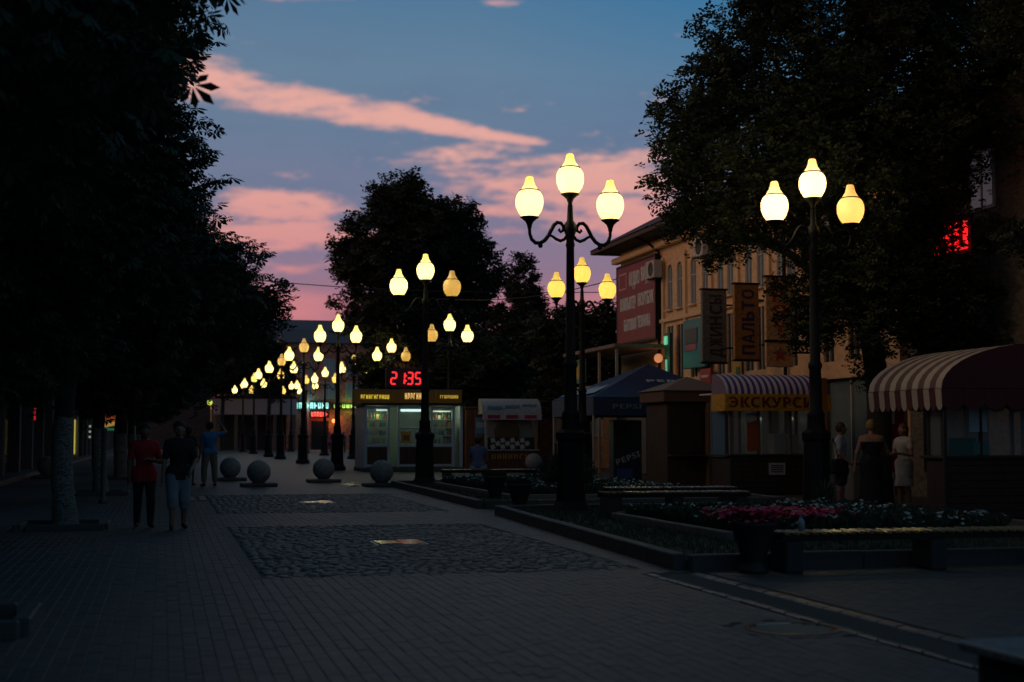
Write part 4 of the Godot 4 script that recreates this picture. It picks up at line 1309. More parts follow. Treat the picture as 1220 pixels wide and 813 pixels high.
# ------------------------------------------------------------------ street lamps
func lamp_shapes() -> void:
	var st := ns()
	# eight-sided stepped pedestal, then the tapering post
	lathe(st, [Vector2(0.0, 0.0), Vector2(0.36, 0.0), Vector2(0.36, 0.12), Vector2(0.31, 0.2), Vector2(0.27, 0.26), Vector2(0.255, 0.55), Vector2(0.235, 1.3), Vector2(0.27, 1.36), Vector2(0.275, 1.46), Vector2(0.2, 1.52), Vector2(0.0, 1.52)], 8, Vector3.ZERO, Basis.IDENTITY, false)
	M.l_ped = fin(st)
	st = ns()
	lathe(st, [Vector2(0.17, 1.52), Vector2(0.15, 1.75), Vector2(0.165, 1.8), Vector2(0.12, 1.86), Vector2(0.105, 2.6), Vector2(0.125, 2.64), Vector2(0.125, 2.7), Vector2(0.09, 2.76), Vector2(0.07, 4.75), Vector2(0.085, 4.8), Vector2(0.07, 4.86), Vector2(0.085, 4.98), Vector2(0.125, 5.08), Vector2(0.11, 5.17), Vector2(0.06, 5.24), Vector2(0.045, 5.52), Vector2(0.0, 5.53)], 14)
	M.l_post = fin(st)
	for s in [-1.0, 1.0]:
		st = ns()
		var p := []
		for q in [[0.75, 5.08], [0.745, 4.98], [0.71, 4.88], [0.64, 4.82], [0.55, 4.82], [0.47, 4.87], [0.4, 4.96], [0.35, 5.06], [0.3, 5.15], [0.24, 5.2], [0.17, 5.19], [0.125, 5.13], [0.13, 5.06], [0.18, 5.03], [0.21, 5.06], [0.19, 5.09]]:
			p.append(Vector3(q[0] * s, q[1], 0))
		tube(st, p, [0.03, 0.03, 0.034, 0.036, 0.036, 0.036, 0.036, 0.036, 0.036, 0.034, 0.032, 0.03, 0.028, 0.026, 0.024, 0.02], 8)
		p = []
		for q in [[0.4, 4.97], [0.33, 4.95], [0.26, 4.9], [0.18, 4.87], [0.11, 4.9], [0.07, 4.96]]:
			p.append(Vector3(q[0] * s, q[1], 0))
		tube(st, p, [0.02, 0.024, 0.028, 0.03, 0.028, 0.026], 8)
		lathe(st, sphere_profile(0.045, 6), 10, Vector3(0.55 * s, 4.775, 0))
		M["l_arm%d" % int(s)] = fin(st)
	st = ns()
	lathe(st, [Vector2(0.0, -0.2), Vector2(0.035, -0.2), Vector2(0.045, -0.14), Vector2(0.07, -0.08), Vector2(0.13, -0.025), Vector2(0.165, -0.005), Vector2(0.165, 0.012), Vector2(0.13, 0.014), Vector2(0.0, 0.014)], 16)
	M.l_cup = fin(st)
	st = ns()
	lathe(st, [Vector2(0.14, 0.016), Vector2(0.17, 0.05), Vector2(0.213, 0.12), Vector2(0.24, 0.2), Vector2(0.248, 0.28), Vector2(0.242, 0.35), Vector2(0.222, 0.41), Vector2(0.19, 0.455), Vector2(0.155, 0.478)], 28)
	M.l_globe = fin(st)
	st = ns()
	lathe(st, [Vector2(0.152, 0.472), Vector2(0.168, 0.478), Vector2(0.168, 0.492), Vector2(0.15, 0.498)], 28)
	for k in 28:
		var a := TAU * k / 28.0
		lathe(st, sphere_profile(0.011, 4), 6, Vector3(cos(a) * 0.168, 0.486, sin(a) * 0.168))
	M.l_band = fin(st)
	st = ns()
	lathe(st, [Vector2(0.155, 0.496), Vector2(0.135, 0.528), Vector2(0.1, 0.58), Vector2(0.082, 0.64), Vector2(0.072, 0.69), Vector2(0.066, 0.718), Vector2(0.045, 0.732), Vector2(0.0, 0.735)], 24)
	M.l_cap = fin(st)

func globe_mat(c: Color, e: float, through: Color) -> StandardMaterial3D:
	var m := glow(c, e, Color(0.85, 0.8, 0.68))
	m.roughness = 0.3
	m.backlight_enabled = true
	m.backlight = through
	return m

func street_lamp(label: String, at: Vector3, state: String, warm: bool) -> void:
	var o := thing("street_lamp", label, "street lamp", at, 0.0, "three-globe street lamps along the flower islands")
	part("pedestal", M.l_ped, M.iron, o)
	part("post", M.l_post, M.iron, o)
	part("scroll_arm", M["l_arm-1"], M.iron, o)
	part("scroll_arm", M["l_arm1"], M.iron, o)
	var i := 0
	for p in [Vector3(-0.75, 5.27, 0), Vector3(0, 5.715, 0), Vector3(0.75, 5.27, 0)]:
		var s := state[i]
		i += 1
		part("globe_cup", M.l_cup, M.iron, o, p)
		var key := s + ("w" if warm else "")
		var g := part("lamp_globe", M.l_globe, M["g_" + key], o, p)
		part("collar_band", M.l_band, M.bandm, g)
		part("lamp_cap", M.l_cap, M["c_" + key], g)
		var e: float = {"b": 0.27 if warm else 0.21, "m": 0.07, "d": 0.02}[s]
		lamp_light(o, p + Vector3(0, 0.26, 0), {"b": Color(1.0, 0.9, 0.66), "m": Color(1.0, 0.8, 0.4), "d": Color(1.0, 0.7, 0.25)}[s], e, 0.09)

func lamps() -> void:
	lamp_shapes()
	M.bandm = mat(Color(0.05, 0.03, 0.006), 0.5)
	var tr := Color(0.9, 0.88, 0.8)
	M.g_b = globe_mat(Color(1.0, 0.8, 0.15), 0.6, tr)
	M.c_b = globe_mat(Color(1.0, 0.74, 0.03), 0.7, tr)
	M.g_m = globe_mat(Color(1.0, 0.7, 0.08), 0.6, tr)
	M.c_m = globe_mat(Color(1.0, 0.66, 0.05), 0.5, tr)
	M.g_d = globe_mat(Color(0.9, 0.52, 0.03), 0.4, tr)
	M.c_d = globe_mat(Color(0.9, 0.5, 0.03), 0.32, tr)
	M.g_bw = globe_mat(Color(1.0, 0.68, 0.3), 0.75, tr)
	M.c_bw = globe_mat(Color(1.0, 0.5, 0.06), 0.7, tr)
	M.g_mw = globe_mat(Color(1.0, 0.52, 0.12), 0.68, tr)
	M.c_mw = globe_mat(Color(1.0, 0.46, 0.05), 0.6, tr)
	var near := ["street lamp at the corner of the near island with the flower bed", "street lamp beside the lit kiosk and the stone balls", "street lamp of the promenade row past the lit kiosk"]
	var st1 := ["bbb", "bbd", "bbb", "bdb", "bdb", "bbm", "bmb", "bbm", "mbm"]
	var z1 := [-24.2, -38.64, -58.9, -73.7, -88.0, -98.0, -115.0, -131.0]
	var lab1 := ["street lamp standing at the far end of the near grass island", "street lamp with one dim globe between the stone balls and the round shrub", "street lamp rising left of the lit kiosk with the red clock", "street lamp on the walk side, first beyond the red clock kiosk", "street lamp on the walk side, second beyond the red clock kiosk", "street lamp on the walk side, third beyond the red clock kiosk", "street lamp on the walk side, fourth beyond the red clock kiosk", "street lamp on the walk side nearest the canopy hall"]
	for i in z1.size():
		street_lamp(lab1[i], Vector3(7.0, 0.0, z1[i]), st1[i], false)
	var st2 := ["bbm", "mmm", "dbb", "bbd", "bbb", "bbm", "bmb", "mbb"]
	var z2 := [-23.6, -38.3, -57.4, -72.8, -87.8, -103.9, -118.0, -132.0]
	var lab2 := ["street lamp of warm orange light in front of the huge dark elm", "street lamp of yellow globes between the navy tent and the brown-roofed house", "street lamp behind the lit kiosk, with one amber globe", "street lamp on the shop side, first beyond the red clock kiosk", "street lamp on the shop side, second beyond the red clock kiosk", "street lamp on the shop side, third beyond the red clock kiosk", "street lamp on the shop side, fourth beyond the red clock kiosk", "street lamp on the shop side nearest the pink building"]
	for i in z2.size():
		street_lamp(lab2[i], Vector3(11.42, 0.0, z2[i]), st2[i], i == 0)

# ------------------------------------------------------------------ kiosks and stalls
func barrel(st: SurfaceTool, w: float, y0: float, rise: float, depth: float, x0: float, x1: float, seg := 10) -> void:
	# one strip of a barrel awning that arches from front (z = depth) over to the back (z = 0), between x0 and x1
	var outer := []
	for k in seg + 1:
		var a := PI * 0.5 * k / seg
		outer.append(Vector2(depth * cos(a) , y0 + rise * sin(a)))
	st.set_smooth_group(2)
	for k in seg:
		var p: Vector2 = outer[k]
		var q: Vector2 = outer[k + 1]
		poly(st, [Vector3(x0, p.y, p.x), Vector3(x1, p.y, p.x), Vector3(x1, q.y, q.x), Vector3(x0, q.y, q.x)], Vector3(0, 1, 1))
		poly(st, [Vector3(x0, p.y - 0.02, p.x - 0.02), Vector3(x1, p.y - 0.02, p.x - 0.02), Vector3(x1, q.y - 0.02, q.x - 0.02), Vector3(x0, q.y - 0.02, q.x - 0.02)], Vector3(0, -1, -1))
	st.set_smooth_group(-1)

func sign_marks(o: Node, at: Vector3, w: float, h: float, n: int, m: Material, called := "letter_mark") -> void:
	# lit lettering too small to read in the photograph: strokes of the same size and rhythm
	var s := w / n
	for i in n:
		var st := ns()
		var k := hash(i * 17 + int(w * 100)) % 4
		bx(st, Vector3(-s * 0.24, 0, 0), Vector3(s * 0.2, h, 0.02))
		if k != 0:
			bx(st, Vector3(s * 0.22, 0, 0), Vector3(s * 0.2, h * (1.0 if k != 3 else 0.6), 0.02))
		bx(st, Vector3(0, h * [0.4, 0.0, -0.4, 0.4][k], 0.001), Vector3(s * 0.4, h * 0.2, 0.02))
		part(called, fin(st), m, o, at + Vector3(-w / 2 + s * (i + 0.5), 0, 0))

func lit_kiosk() -> void:
	var o := thing("lit_kiosk", "white-framed glass kiosk lit inside under yellow sign boxes", "kiosk", Vector3(9.7, 0, -57.3))
	var fz := 1.3
	var w := mat(Color(0.46, 0.5, 0.56), 0.45)
	var brown := mat(Color(0.1, 0.045, 0.02), 0.6, "wood", 1.0)
	part("floor_slab", box_mesh(Vector3(4.1, 0.16, 2.7), 0.02), M.kerb, o, Vector3(0, 0.08, 0))
	part("back_wall", box_mesh(Vector3(4.0, 2.45, 0.08)), mat(Color(0.3, 0.3, 0.28), 0.7), o, Vector3(0, 1.385, -1.26))
	part("side_wall", box_mesh(Vector3(0.08, 2.45, 2.5)), w, o, Vector3(-1.96, 1.385, 0.0))
	part("side_wall", box_mesh(Vector3(0.08, 2.45, 2.5)), w, o, Vector3(1.96, 1.385, 0.0))
	part("roof", box_mesh(Vector3(4.2, 0.1, 2.8)), mat(Color(0.06, 0.06, 0.06), 0.8), o, Vector3(0, 2.663, 0))
	for x in [-1.93, -1.02, -0.62, 0.5, 0.72, 1.6, 1.93]:
		part("frame_post", box_mesh(Vector3(0.09 if absf(x) < 1.5 else 0.12, 2.44, 0.09), 0.01), w, o, Vector3(x, 1.385, fz))
	for y in [0.24, 1.02, 2.52]:
		for s in [[-1.475, 0.80], [-0.06, 1.02], [1.16, 0.78]]:
			part("frame_rail", box_mesh(Vector3(s[1], 0.1, 0.08), 0.01), w, o, Vector3(s[0], y, fz))
	part("frame_rail", box_mesh(Vector3(1.02, 0.07, 0.08), 0.01), w, o, Vector3(-0.06, 1.72, fz))
	part("frame_post", box_mesh(Vector3(0.07, 0.6, 0.08), 0.01), w, o, Vector3(0.05, 1.37, fz))
	for s in [[-1.475, 0.80], [-0.06, 1.02], [1.16, 0.78]]:
		part("lower_panel", box_mesh(Vector3(s[1], 0.68, 0.04)), brown, o, Vector3(s[0], 0.63, fz - 0.01))
		part("pane", box_mesh(Vector3(s[1], 1.4, 0.008)), M.clear, o, Vector3(s[0], 1.77, fz - 0.02))
	part("poster", box_mesh(Vector3(0.42, 0.46, 0.012)), mat(Color(0.55, 0.32, 0.06), 0.6), o, Vector3(-0.32, 1.36, fz + 0.006))
	part("poster_print", box_mesh(Vector3(0.26, 0.2, 0.012)), mat(Color(0.25, 0.1, 0.05), 0.6), o, Vector3(-0.3, 1.34, fz + 0.012))
	for y in [1.1, 1.42, 1.74, 2.06]:
		part("shelf", box_mesh(Vector3(0.86, 0.03, 0.4)), w, o, Vector3(-1.47, y, fz - 0.42))
		part("shelf", box_mesh(Vector3(0.82, 0.03, 0.4)), w, o, Vector3(1.16, y, fz - 0.42))
	part("counter", box_mesh(Vector3(1.0, 0.04, 0.5)), w, o, Vector3(-0.06, 1.09, fz - 0.4))
	part("tube_light", box_mesh(Vector3(0.98, 0.1, 0.06), 0.03), glow(Color(0.62, 0.95, 0.85), 1.1), o, Vector3(-0.06, 2.43, fz + 0.03))
	part("tube_light", box_mesh(Vector3(0.46, 0.07, 0.06), 0.03), glow(Color(0.62, 0.95, 0.85), 0.8), o, Vector3(-1.27, 2.44, fz - 0.2))
	part("tube_light", box_mesh(Vector3(0.8, 0.06, 0.06), 0.03), glow(Color(0.75, 0.95, 0.7), 0.6), o, Vector3(1.16, 2.4, fz - 0.25))
	lamp_light(o, Vector3(-1.4, 2.32, fz - 0.3), Color(0.9, 1.0, 0.75), 0.3, 0.2)
	lamp_light(o, Vector3(1.16, 2.3, fz - 0.3), Color(0.9, 1.0, 0.75), 0.26, 0.2)
	lamp_light(o, Vector3(-0.06, 2.25, fz - 0.3), Color(0.75, 1.0, 0.9), 0.16, 0.2)
	# sign boxes along the roof edge
	var amber := glow(Color(0.5, 0.26, 0.01), 0.025, Color(0.04, 0.02, 0.006))
	var yel := glow(Color(1.0, 0.68, 0.03), 0.75)
	for s in [[-1.55, 1.5], [0.08, 1.7], [1.5, 1.05]]:
		var b := part("sign_box", box_mesh(Vector3(s[1], 0.5, 0.22), 0.02), amber, o, Vector3(s[0] - 0.12, 2.97, fz + 0.12))
		part("sign_rim", box_mesh(Vector3(s[1] + 0.03, 0.035, 0.24)), mat(Color(0.2, 0.19, 0.17), 0.6), b, Vector3(0, 0.265, 0))
	sign_marks(o, Vector3(-1.6, 2.95, fz + 0.245), 1.15, 0.16, 11, yel, "sign_letter")
	sign_marks(o, Vector3(-0.02, 2.99, fz + 0.245), 0.8, 0.24, 7, glow(Color(1.0, 0.6, 0.15), 0.9), "sign_letter")
	sign_marks(o, Vector3(1.38, 2.97, fz + 0.245), 0.75, 0.13, 9, glow(Color(0.9, 0.55, 0.03), 0.55), "sign_letter")
	# goods on the shelves
	var cols := []
	for c in [Color(0.5, 0.42, 0.1), Color(0.1, 0.22, 0.12), Color(0.45, 0.1, 0.05), Color(0.4, 0.4, 0.38), Color(0.05, 0.12, 0.2), Color(0.5, 0.25, 0.05)]:
		cols.append(mat(c, 0.5))
	var bottle := ns()
	lathe(bottle, [Vector2(0, 0), Vector2(0.04, 0), Vector2(0.04, 0.14), Vector2(0.015, 0.19), Vector2(0.015, 0.235), Vector2(0, 0.235)], 8)
	var bms := fin(bottle)
	for side in 2:
		for yi in 4:
			for k in 6:
				var x: float = [-1.47, 1.16][side] + 9.7 - 0.34 + k * 0.135
				var y: float = [1.115, 1.435, 1.755, 2.075][yi]
				var m: Material = cols[rng.randi() % 6]
				var sd: String = ["left", "right"][side]
				if rng.randf() < 0.5:
					single("bottle", bms, m, Vector3(x, y, -56.35 + rng.randf_range(-0.05, 0.08)), "small bottle standing on a lit kiosk shelf", "bottle", "bottles on the lit kiosk shelves")
				else:
					var s := Vector3(0.1, snappedf(rng.randf_range(0.12, 0.22), 0.04), 0.1)
					single("carton", box_mesh(s, 0.006), m, Vector3(x, y + s.y / 2, -56.35 + rng.randf_range(-0.05, 0.08)), "small carton standing on a lit kiosk shelf", "carton", "cartons on the lit kiosk shelves")
	# the clock on the roof
	var c := thing("digital_clock", "black digital clock showing red numerals 21:35 above the lit kiosk", "clock", Vector3(9.42, 2.713, -56.35))
	part("case", box_mesh(Vector3(1.62, 0.8, 0.2), 0.02), M.black, c, Vector3(0, 1.0, 0))
	part("leg", box_mesh(Vector3(0.06, 0.64, 0.06)), M.iron, c, Vector3(-0.6, 0.3, 0))
	part("leg", box_mesh(Vector3(0.06, 0.64, 0.06)), M.iron, c, Vector3(0.6, 0.3, 0))
	var led := glow(Color(1.0, 0.012, 0.015), 1.5)
	var seg := {"2": "abged", "1": "bc", "3": "abgcd", "5": "afgcd"}
	var xs := [-0.5, -0.16, 0.16, 0.48]
	for i in 4:
		var st := ns()
		for ch in seg["2135"[i]]:
			var w2 := 0.2
			var h2 := 0.46
			var d: Array = {"a": [0.0, h2 / 2, 1], "g": [0.0, 0.0, 1], "d": [0.0, -h2 / 2, 1], "b": [w2 / 2, h2 / 4, 0], "c": [w2 / 2, -h2 / 4, 0], "f": [-w2 / 2, h2 / 4, 0], "e": [-w2 / 2, -h2 / 4, 0]}[ch]
			bx(st, Vector3(d[0], d[1], 0), Vector3(w2 - 0.02, 0.065, 0.02) if d[2] else Vector3(0.065, h2 / 2 - 0.03, 0.02), Basis.IDENTITY, 0.008)
		part("led_digit", fin(st), led, c, Vector3(xs[i], 1.0, 0.108), Vector3(0, 0, -0.06))
	part("led_dot", box_mesh(Vector3(0.05, 0.05, 0.02), 0.008), led, c, Vector3(0.01, 1.1, 0.108))
	part("led_dot", box_mesh(Vector3(0.05, 0.05, 0.02), 0.008), led, c, Vector3(0.0, 0.9, 0.108))
	lamp_light(c, Vector3(0, 1.0, 0.5), Color(1.0, 0.12, 0.1), 0.06, 0.3)

func brown_booth() -> void:
	var o := thing("brown_booth", "plain brown booth with a blue poster between the lit kiosk and the cart", "kiosk", Vector3(12.55, 0, -56.6))
	var m := mat(Color(0.28, 0.1, 0.03), 0.7, "wood", 0.7)
	part("body", box_mesh(Vector3(1.6, 2.5, 1.6), 0.03), m, o, Vector3(0, 1.25, 0))
	part("roof", box_mesh(Vector3(1.7, 0.08, 1.7), 0.01), mat(Color(0.15, 0.06, 0.03), 0.7), o, Vector3(0, 2.543, 0))
	part("rail", box_mesh(Vector3(1.5, 0.08, 0.04)), mat(Color(0.16, 0.06, 0.02), 0.7), o, Vector3(0, 0.95, 0.815))
	var p := part("poster", box_mesh(Vector3(0.75, 0.8, 0.03)), mat(Color(0.12, 0.3, 0.45), 0.5), o, Vector3(-0.02, 1.75, 0.815))
	part("poster_print", box_mesh(Vector3(0.5, 0.22, 0.02)), mat(Color(0.5, 0.55, 0.55), 0.5), p, Vector3(-0.08, 0.1, 0.01))
	part("poster_print", box_mesh(Vector3(0.3, 0.3, 0.02)), mat(Color(0.02, 0.16, 0.18), 0.5), p, Vector3(0.2, -0.05, 0.008))
	part("poster_print", box_mesh(Vector3(0.7, 0.14, 0.02)), mat(Color(0.12, 0.13, 0.06), 0.5), p, Vector3(0, -0.32, 0.012))

func snack_cart() -> void:
	var o := thing("snack_cart", "snack cart with a white barrel canopy, chequered panel and yellow letters", "cart", Vector3(13.45, 0, -55.6))
	var wh := mat(Color(0.45, 0.5, 0.5), 0.5, "blotch", 1.5)
	part("base", box_mesh(Vector3(2.2, 0.72, 1.3), 0.02), mat(Color(0.16, 0.05, 0.015), 0.6, "wood", 1.0), o, Vector3(0, 0.46, 0))
	part("plinth", box_mesh(Vector3(2.0, 0.1, 1.1)), M.black, o, Vector3(0, 0.05, 0))
	for i in 4:
		for s in [-1, 1]:
			if i < 2:
				part("corner_post", box_mesh(Vector3(0.1, 1.3, 0.1), 0.01), wh if s < 0 else mat(Color(0.25, 0.14, 0.06), 0.6), o, Vector3(s * 1.02, 1.47, 0.58 - i * 1.16))
	var st := ns()
	barrel(st, 2.4, 2.28, 0.62, 0.75, -1.2, 1.2)
	part("canopy", fin(st), wh, o)
	st = ns()
	for s in [-1.2, 1.2]:
		var e := [Vector2(0, 2.28)]
		for k in 11:
			var a := PI * 0.5 * k / 10
			e.append(Vector2(0.74 * cos(a), 2.28 + 0.61 * sin(a)))
		prism(st, e, 0.02, Transform3D(Basis(Vector3(0, 0, 1), Vector3(0, 1, 0), Vector3(1, 0, 0)), Vector3(s - 0.01, 0, 0)))
	part("canopy_end", fin(st), mat(Color(0.36, 0.42, 0.36), 0.6), o)
	part("canopy_back", box_mesh(Vector3(2.4, 0.04, 0.74)), wh, o, Vector3(0, 2.3, -0.37))
	st = ns()
	for k in 3:
		bx(st, Vector3(-0.7 + k * 0.72, 2.53 + 0.04 * k, 0.73 - 0.04 * k), Vector3(0.6, 0.12, 0.012), Basis(Vector3.RIGHT, -0.35))
	part("canopy_print", fin(st), mat(Color(0.08, 0.18, 0.3), 0.6), o)
	var v := part("valance", box_mesh(Vector3(2.42, 0.24, 0.03)), mat(Color(0.42, 0.38, 0.42), 0.6), o, Vector3(0, 2.17, 0.76))
	for k in 3:
		part("valance_print", box_mesh(Vector3(0.5, 0.14, 0.012)), mat(Color(0.28, 0.02, 0.05), 0.6), v, Vector3(-0.75 + k * 0.75, 0.0, 0.02))
	part("lining", box_mesh(Vector3(1.9, 1.25, 0.05)), mat(Color(0.28, 0.27, 0.25), 0.8), o, Vector3(0, 1.45, 0.2))
	var disc := ns()
	lathe(disc, [Vector2(0.5, 0), Vector2(0.5, 0.03), Vector2(0.42, 0.05), Vector2(0, 0.05)], 24, Vector3.ZERO, Basis(Vector3.RIGHT, PI / 2), false)
	part("round_emblem", fin(disc), mat(Color(0.1, 0.06, 0.02), 0.5), o, Vector3(-0.15, 1.6, 0.45))
	for r in 3:
		for c in 8:
			if (r + c) % 2 == 0:
				part("check", box_mesh(Vector3(0.17, 0.17, 0.012)), mat(Color(0.45, 0.45, 0.43), 0.5), o, Vector3(-0.75 + c * 0.2, 0.98 + r * 0.13, 0.6), Vector3(0, 0, PI / 4 * 0.4))
	part("panel", box_mesh(Vector3(1.9, 0.5, 0.04)), mat(Color(0.014, 0.014, 0.014), 0.6), o, Vector3(0, 1.1, 0.57))
	sign_marks(o, Vector3(-0.05, 0.6, 0.665), 1.6, 0.2, 7, mat(Color(0.4, 0.2, 0.02), 0.5), "painted_letter")
	part("counter", box_mesh(Vector3(2.3, 0.05, 1.4), 0.01), wh, o, Vector3(0, 0.845, 0))

func tent() -> void:
	var o := thing("promo_tent", "navy blue promotional tent with pale printing on its sloping roof", "tent", Vector3(15.0, 0, -43.8))
	var navy := mat(Color(0.008, 0.045, 0.15), 0.6, "blotch", 1.0)
	var light := mat(Color(0.3, 0.45, 0.56), 0.6)
	var hw := 2.3
	var apex := Vector3(0.3, 3.75, 0)
	var cs := [Vector3(-hw, 2.6, hw), Vector3(hw, 2.6, hw), Vector3(hw, 2.6, -hw), Vector3(-hw, 2.6, -hw)]
	var st := ns()
	for i in 4:
		# each slope sags a little
		var a: Vector3 = cs[i]
		var b: Vector3 = cs[(i + 1) % 4]
		var n := ((b - a).cross(apex - a)).normalized()
		if n.y < 0:
			n = -n
		for r in 6:
			for c in 6:
				var f = func(u: float, v: float) -> Vector3:
					var base := a.lerp(b, u)
					return base.lerp(apex, v) - n * 0.09 * sin(PI * v) * sin(PI * u)
				var q := [f.call(c / 6.0, r / 6.0), f.call((c + 1) / 6.0, r / 6.0), f.call((c + 1) / 6.0, (r + 1) / 6.0), f.call(c / 6.0, (r + 1) / 6.0)]
				st.set_smooth_group(i)
				poly(st, q if r < 5 else [q[0], q[1], q[2]], n)
	part("roof", fin(st), navy, o)
	for i in 4:
		var a: Vector3 = cs[i]
		var b: Vector3 = cs[(i + 1) % 4]
		var d := (b - a)
		part("valance", box_mesh(Vector3(d.length() - 0.03, 0.55, 0.02)), navy, o, (a + b) / 2 - Vector3(0, 0.29, 0) + (a + b).normalized() * Vector3(0.01, 0, 0.01), Vector3(0, atan2(-d.z, d.x), 0))
		var pole := ns()
		tube(pole, [Vector3(a.x * 0.985, 0.0, a.z * 0.985), Vector3(a.x * 0.985, 2.58, a.z * 0.985)], [0.035], 8)
		part("pole", fin(pole), mat(Color(0.3, 0.33, 0.33), 0.5), o)
	# printing: pale swooshes on the left slope, lettering on the front
	var sw := ns()
	for k in 3:
		var u0: float = [0.05, 0.35, 0.62][k]
		var s0: Vector3 = cs[3].lerp(cs[0], u0)
		var s1: Vector3 = cs[3].lerp(cs[0], u0 + 0.3)
		var up := Vector3(-0.03, 0.035, 0)
		poly(sw, [s0.lerp(apex, 0.06) + up, s1.lerp(apex, 0.1) + up, s1.lerp(apex, 0.34) + up, s0.lerp(apex, 0.2) + up], Vector3(-1, 1, 0))
	part("printed_swoosh", fin(sw), light, o)
	var sl := atan2(1.15, hw)
	lettering("lettering", "PEPSI", 0.16, light, o, Vector3(0.55, 2.6 + 0.55, hw - 1.08), Vector3(-(PI / 2 - sl), 0, 0), 0.012, 1.5)
	lettering("lettering", "PEPSI", 0.14, mat(Color(0.12, 0.2, 0.26), 0.6), o, Vector3(-1.2, 2.31, hw + 0.035), Vector3.ZERO, 0.012, 0.95)
	part("printed_mark", box_mesh(Vector3(0.5, 0.016, 0.2)), mat(Color(0.3, 0.03, 0.06), 0.6), o, Vector3(1.35, 2.81, hw - 0.42), Vector3(sl, 0, 0))
	part("printed_mark", box_mesh(Vector3(0.7, 0.016, 0.12)), light, o, Vector3(0.6, 2.78, hw - 0.36), Vector3(sl, 0, 0))
	# what stands inside
	var f := thing("drinks_fridge", "tall dark drinks fridge with a tilted pale word, under the navy tent", "fridge", Vector3(14.1, 0, -42.6), -0.1)
	part("cabinet", box_mesh(Vector3(0.9, 1.9, 0.7), 0.03), mat(Color(0.01, 0.018, 0.04), 0.4), f, Vector3(0, 0.95, 0))
	part("door_pane", box_mesh(Vector3(0.7, 0.75, 0.02)), M.darkglass, f, Vector3(0, 1.4, 0.355))
	lettering("lettering", "PEPSI", 0.17, mat(Color(0.3, 0.36, 0.36), 0.5), f, Vector3(0, 0.72, 0.356), Vector3(0, 0, 0.35), 0.01, 0.8)
	part("panel", box_mesh(Vector3(0.5, 0.3, 0.02)), mat(Color(0.02, 0.05, 0.2), 0.5), f, Vector3(-0.1, 0.25, 0.358))
	var ta := thing("white_chair", "white plastic chair beside the drinks fridge", "chair", Vector3(15.25, 0, -42.3), 2.5)
	plastic_chair(ta)
	var tb := thing("serving_stand", "pale pedestal stand with a flat top under the tent edge", "stand", Vector3(15.9, 0, -41.9))
	var pst := ns()
	lathe(pst, [Vector2(0, 0), Vector2(0.26, 0), Vector2(0.2, 0.08), Vector2(0.14, 0.3), Vector2(0.12, 0.7), Vector2(0.2, 0.95), Vector2(0, 0.95)], 14)
	part("pedestal", fin(pst), mat(Color(0.22, 0.24, 0.23), 0.6), tb)
	part("top", box_mesh(Vector3(0.62, 0.05, 0.5), 0.015), mat(Color(0.26, 0.27, 0.25), 0.6), tb, Vector3(0, 0.975, 0))

func plastic_chair(o: Node3D) -> void:
	var m := mat(Color(0.35, 0.37, 0.38), 0.45)
	part("seat", box_mesh(Vector3(0.44, 0.04, 0.42), 0.012), m, o, Vector3(0, 0.43, 0))
	part("backrest", box_mesh(Vector3(0.44, 0.42, 0.03), 0.012), m, o, Vector3(0, 0.65, -0.21), Vector3(-0.15, 0, 0))
	for sx in [-1, 1]:
		for sz in [-1, 1]:
			part("leg", box_mesh(Vector3(0.04, 0.41, 0.04), 0.006), m, o, Vector3(sx * 0.19, 0.205, sz * 0.18))

func brown_kiosk() -> void:
	var o := thing("brown_kiosk", "closed dark brown kiosk with a low hipped roof beside the navy tent", "kiosk", Vector3(13.5, 0, -35.6))
	var m := mat(Color(0.06, 0.03, 0.014), 0.7, "wood", 0.8)
	part("body", box_mesh(Vector3(1.7, 2.3, 1.6), 0.02), m, o, Vector3(0, 1.15, 0))
	part("fascia", box_mesh(Vector3(1.98, 0.3, 1.9), 0.02), mat(Color(0.1, 0.055, 0.03), 0.7), o, Vector3(0, 2.43, 0))
	var st := ns()
	var e := [Vector3(-1.05, 2.583, -1.0), Vector3(1.05, 2.583, -1.0), Vector3(1.05, 2.583, 1.0), Vector3(-1.05, 2.583, 1.0)]
	for i in 4:
		poly(st, [e[i], e[(i + 1) % 4], Vector3(0, 2.98, 0)], (e[i] + e[(i + 1) % 4]) * Vector3(1, 0, 1) + Vector3.UP)
	poly(st, e, Vector3.DOWN)
	part("roof", fin(st), mat(Color(0.14, 0.1, 0.075), 0.7), o)
	part("corner_post", box_mesh(Vector3(0.2, 2.28, 0.2), 0.02), mat(Color(0.2, 0.13, 0.06), 0.7, "wood", 1.0), o, Vector3(0.3, 1.14, 0.9))
	part("shutter", box_mesh(Vector3(0.9, 1.1, 0.05)), mat(Color(0.02, 0.014, 0.01), 0.6), o, Vector3(-0.35, 1.5, 0.815))
	part("ledge", box_mesh(Vector3(1.0, 0.05, 0.3), 0.01), m, o, Vector3(-0.35, 0.9, 0.93))
	part("post_print", box_mesh(Vector3(0.16, 0.5, 0.012)), mat(Color(0.05, 0.1, 0.08), 0.6), o, Vector3(0.3, 1.75, 1.003))

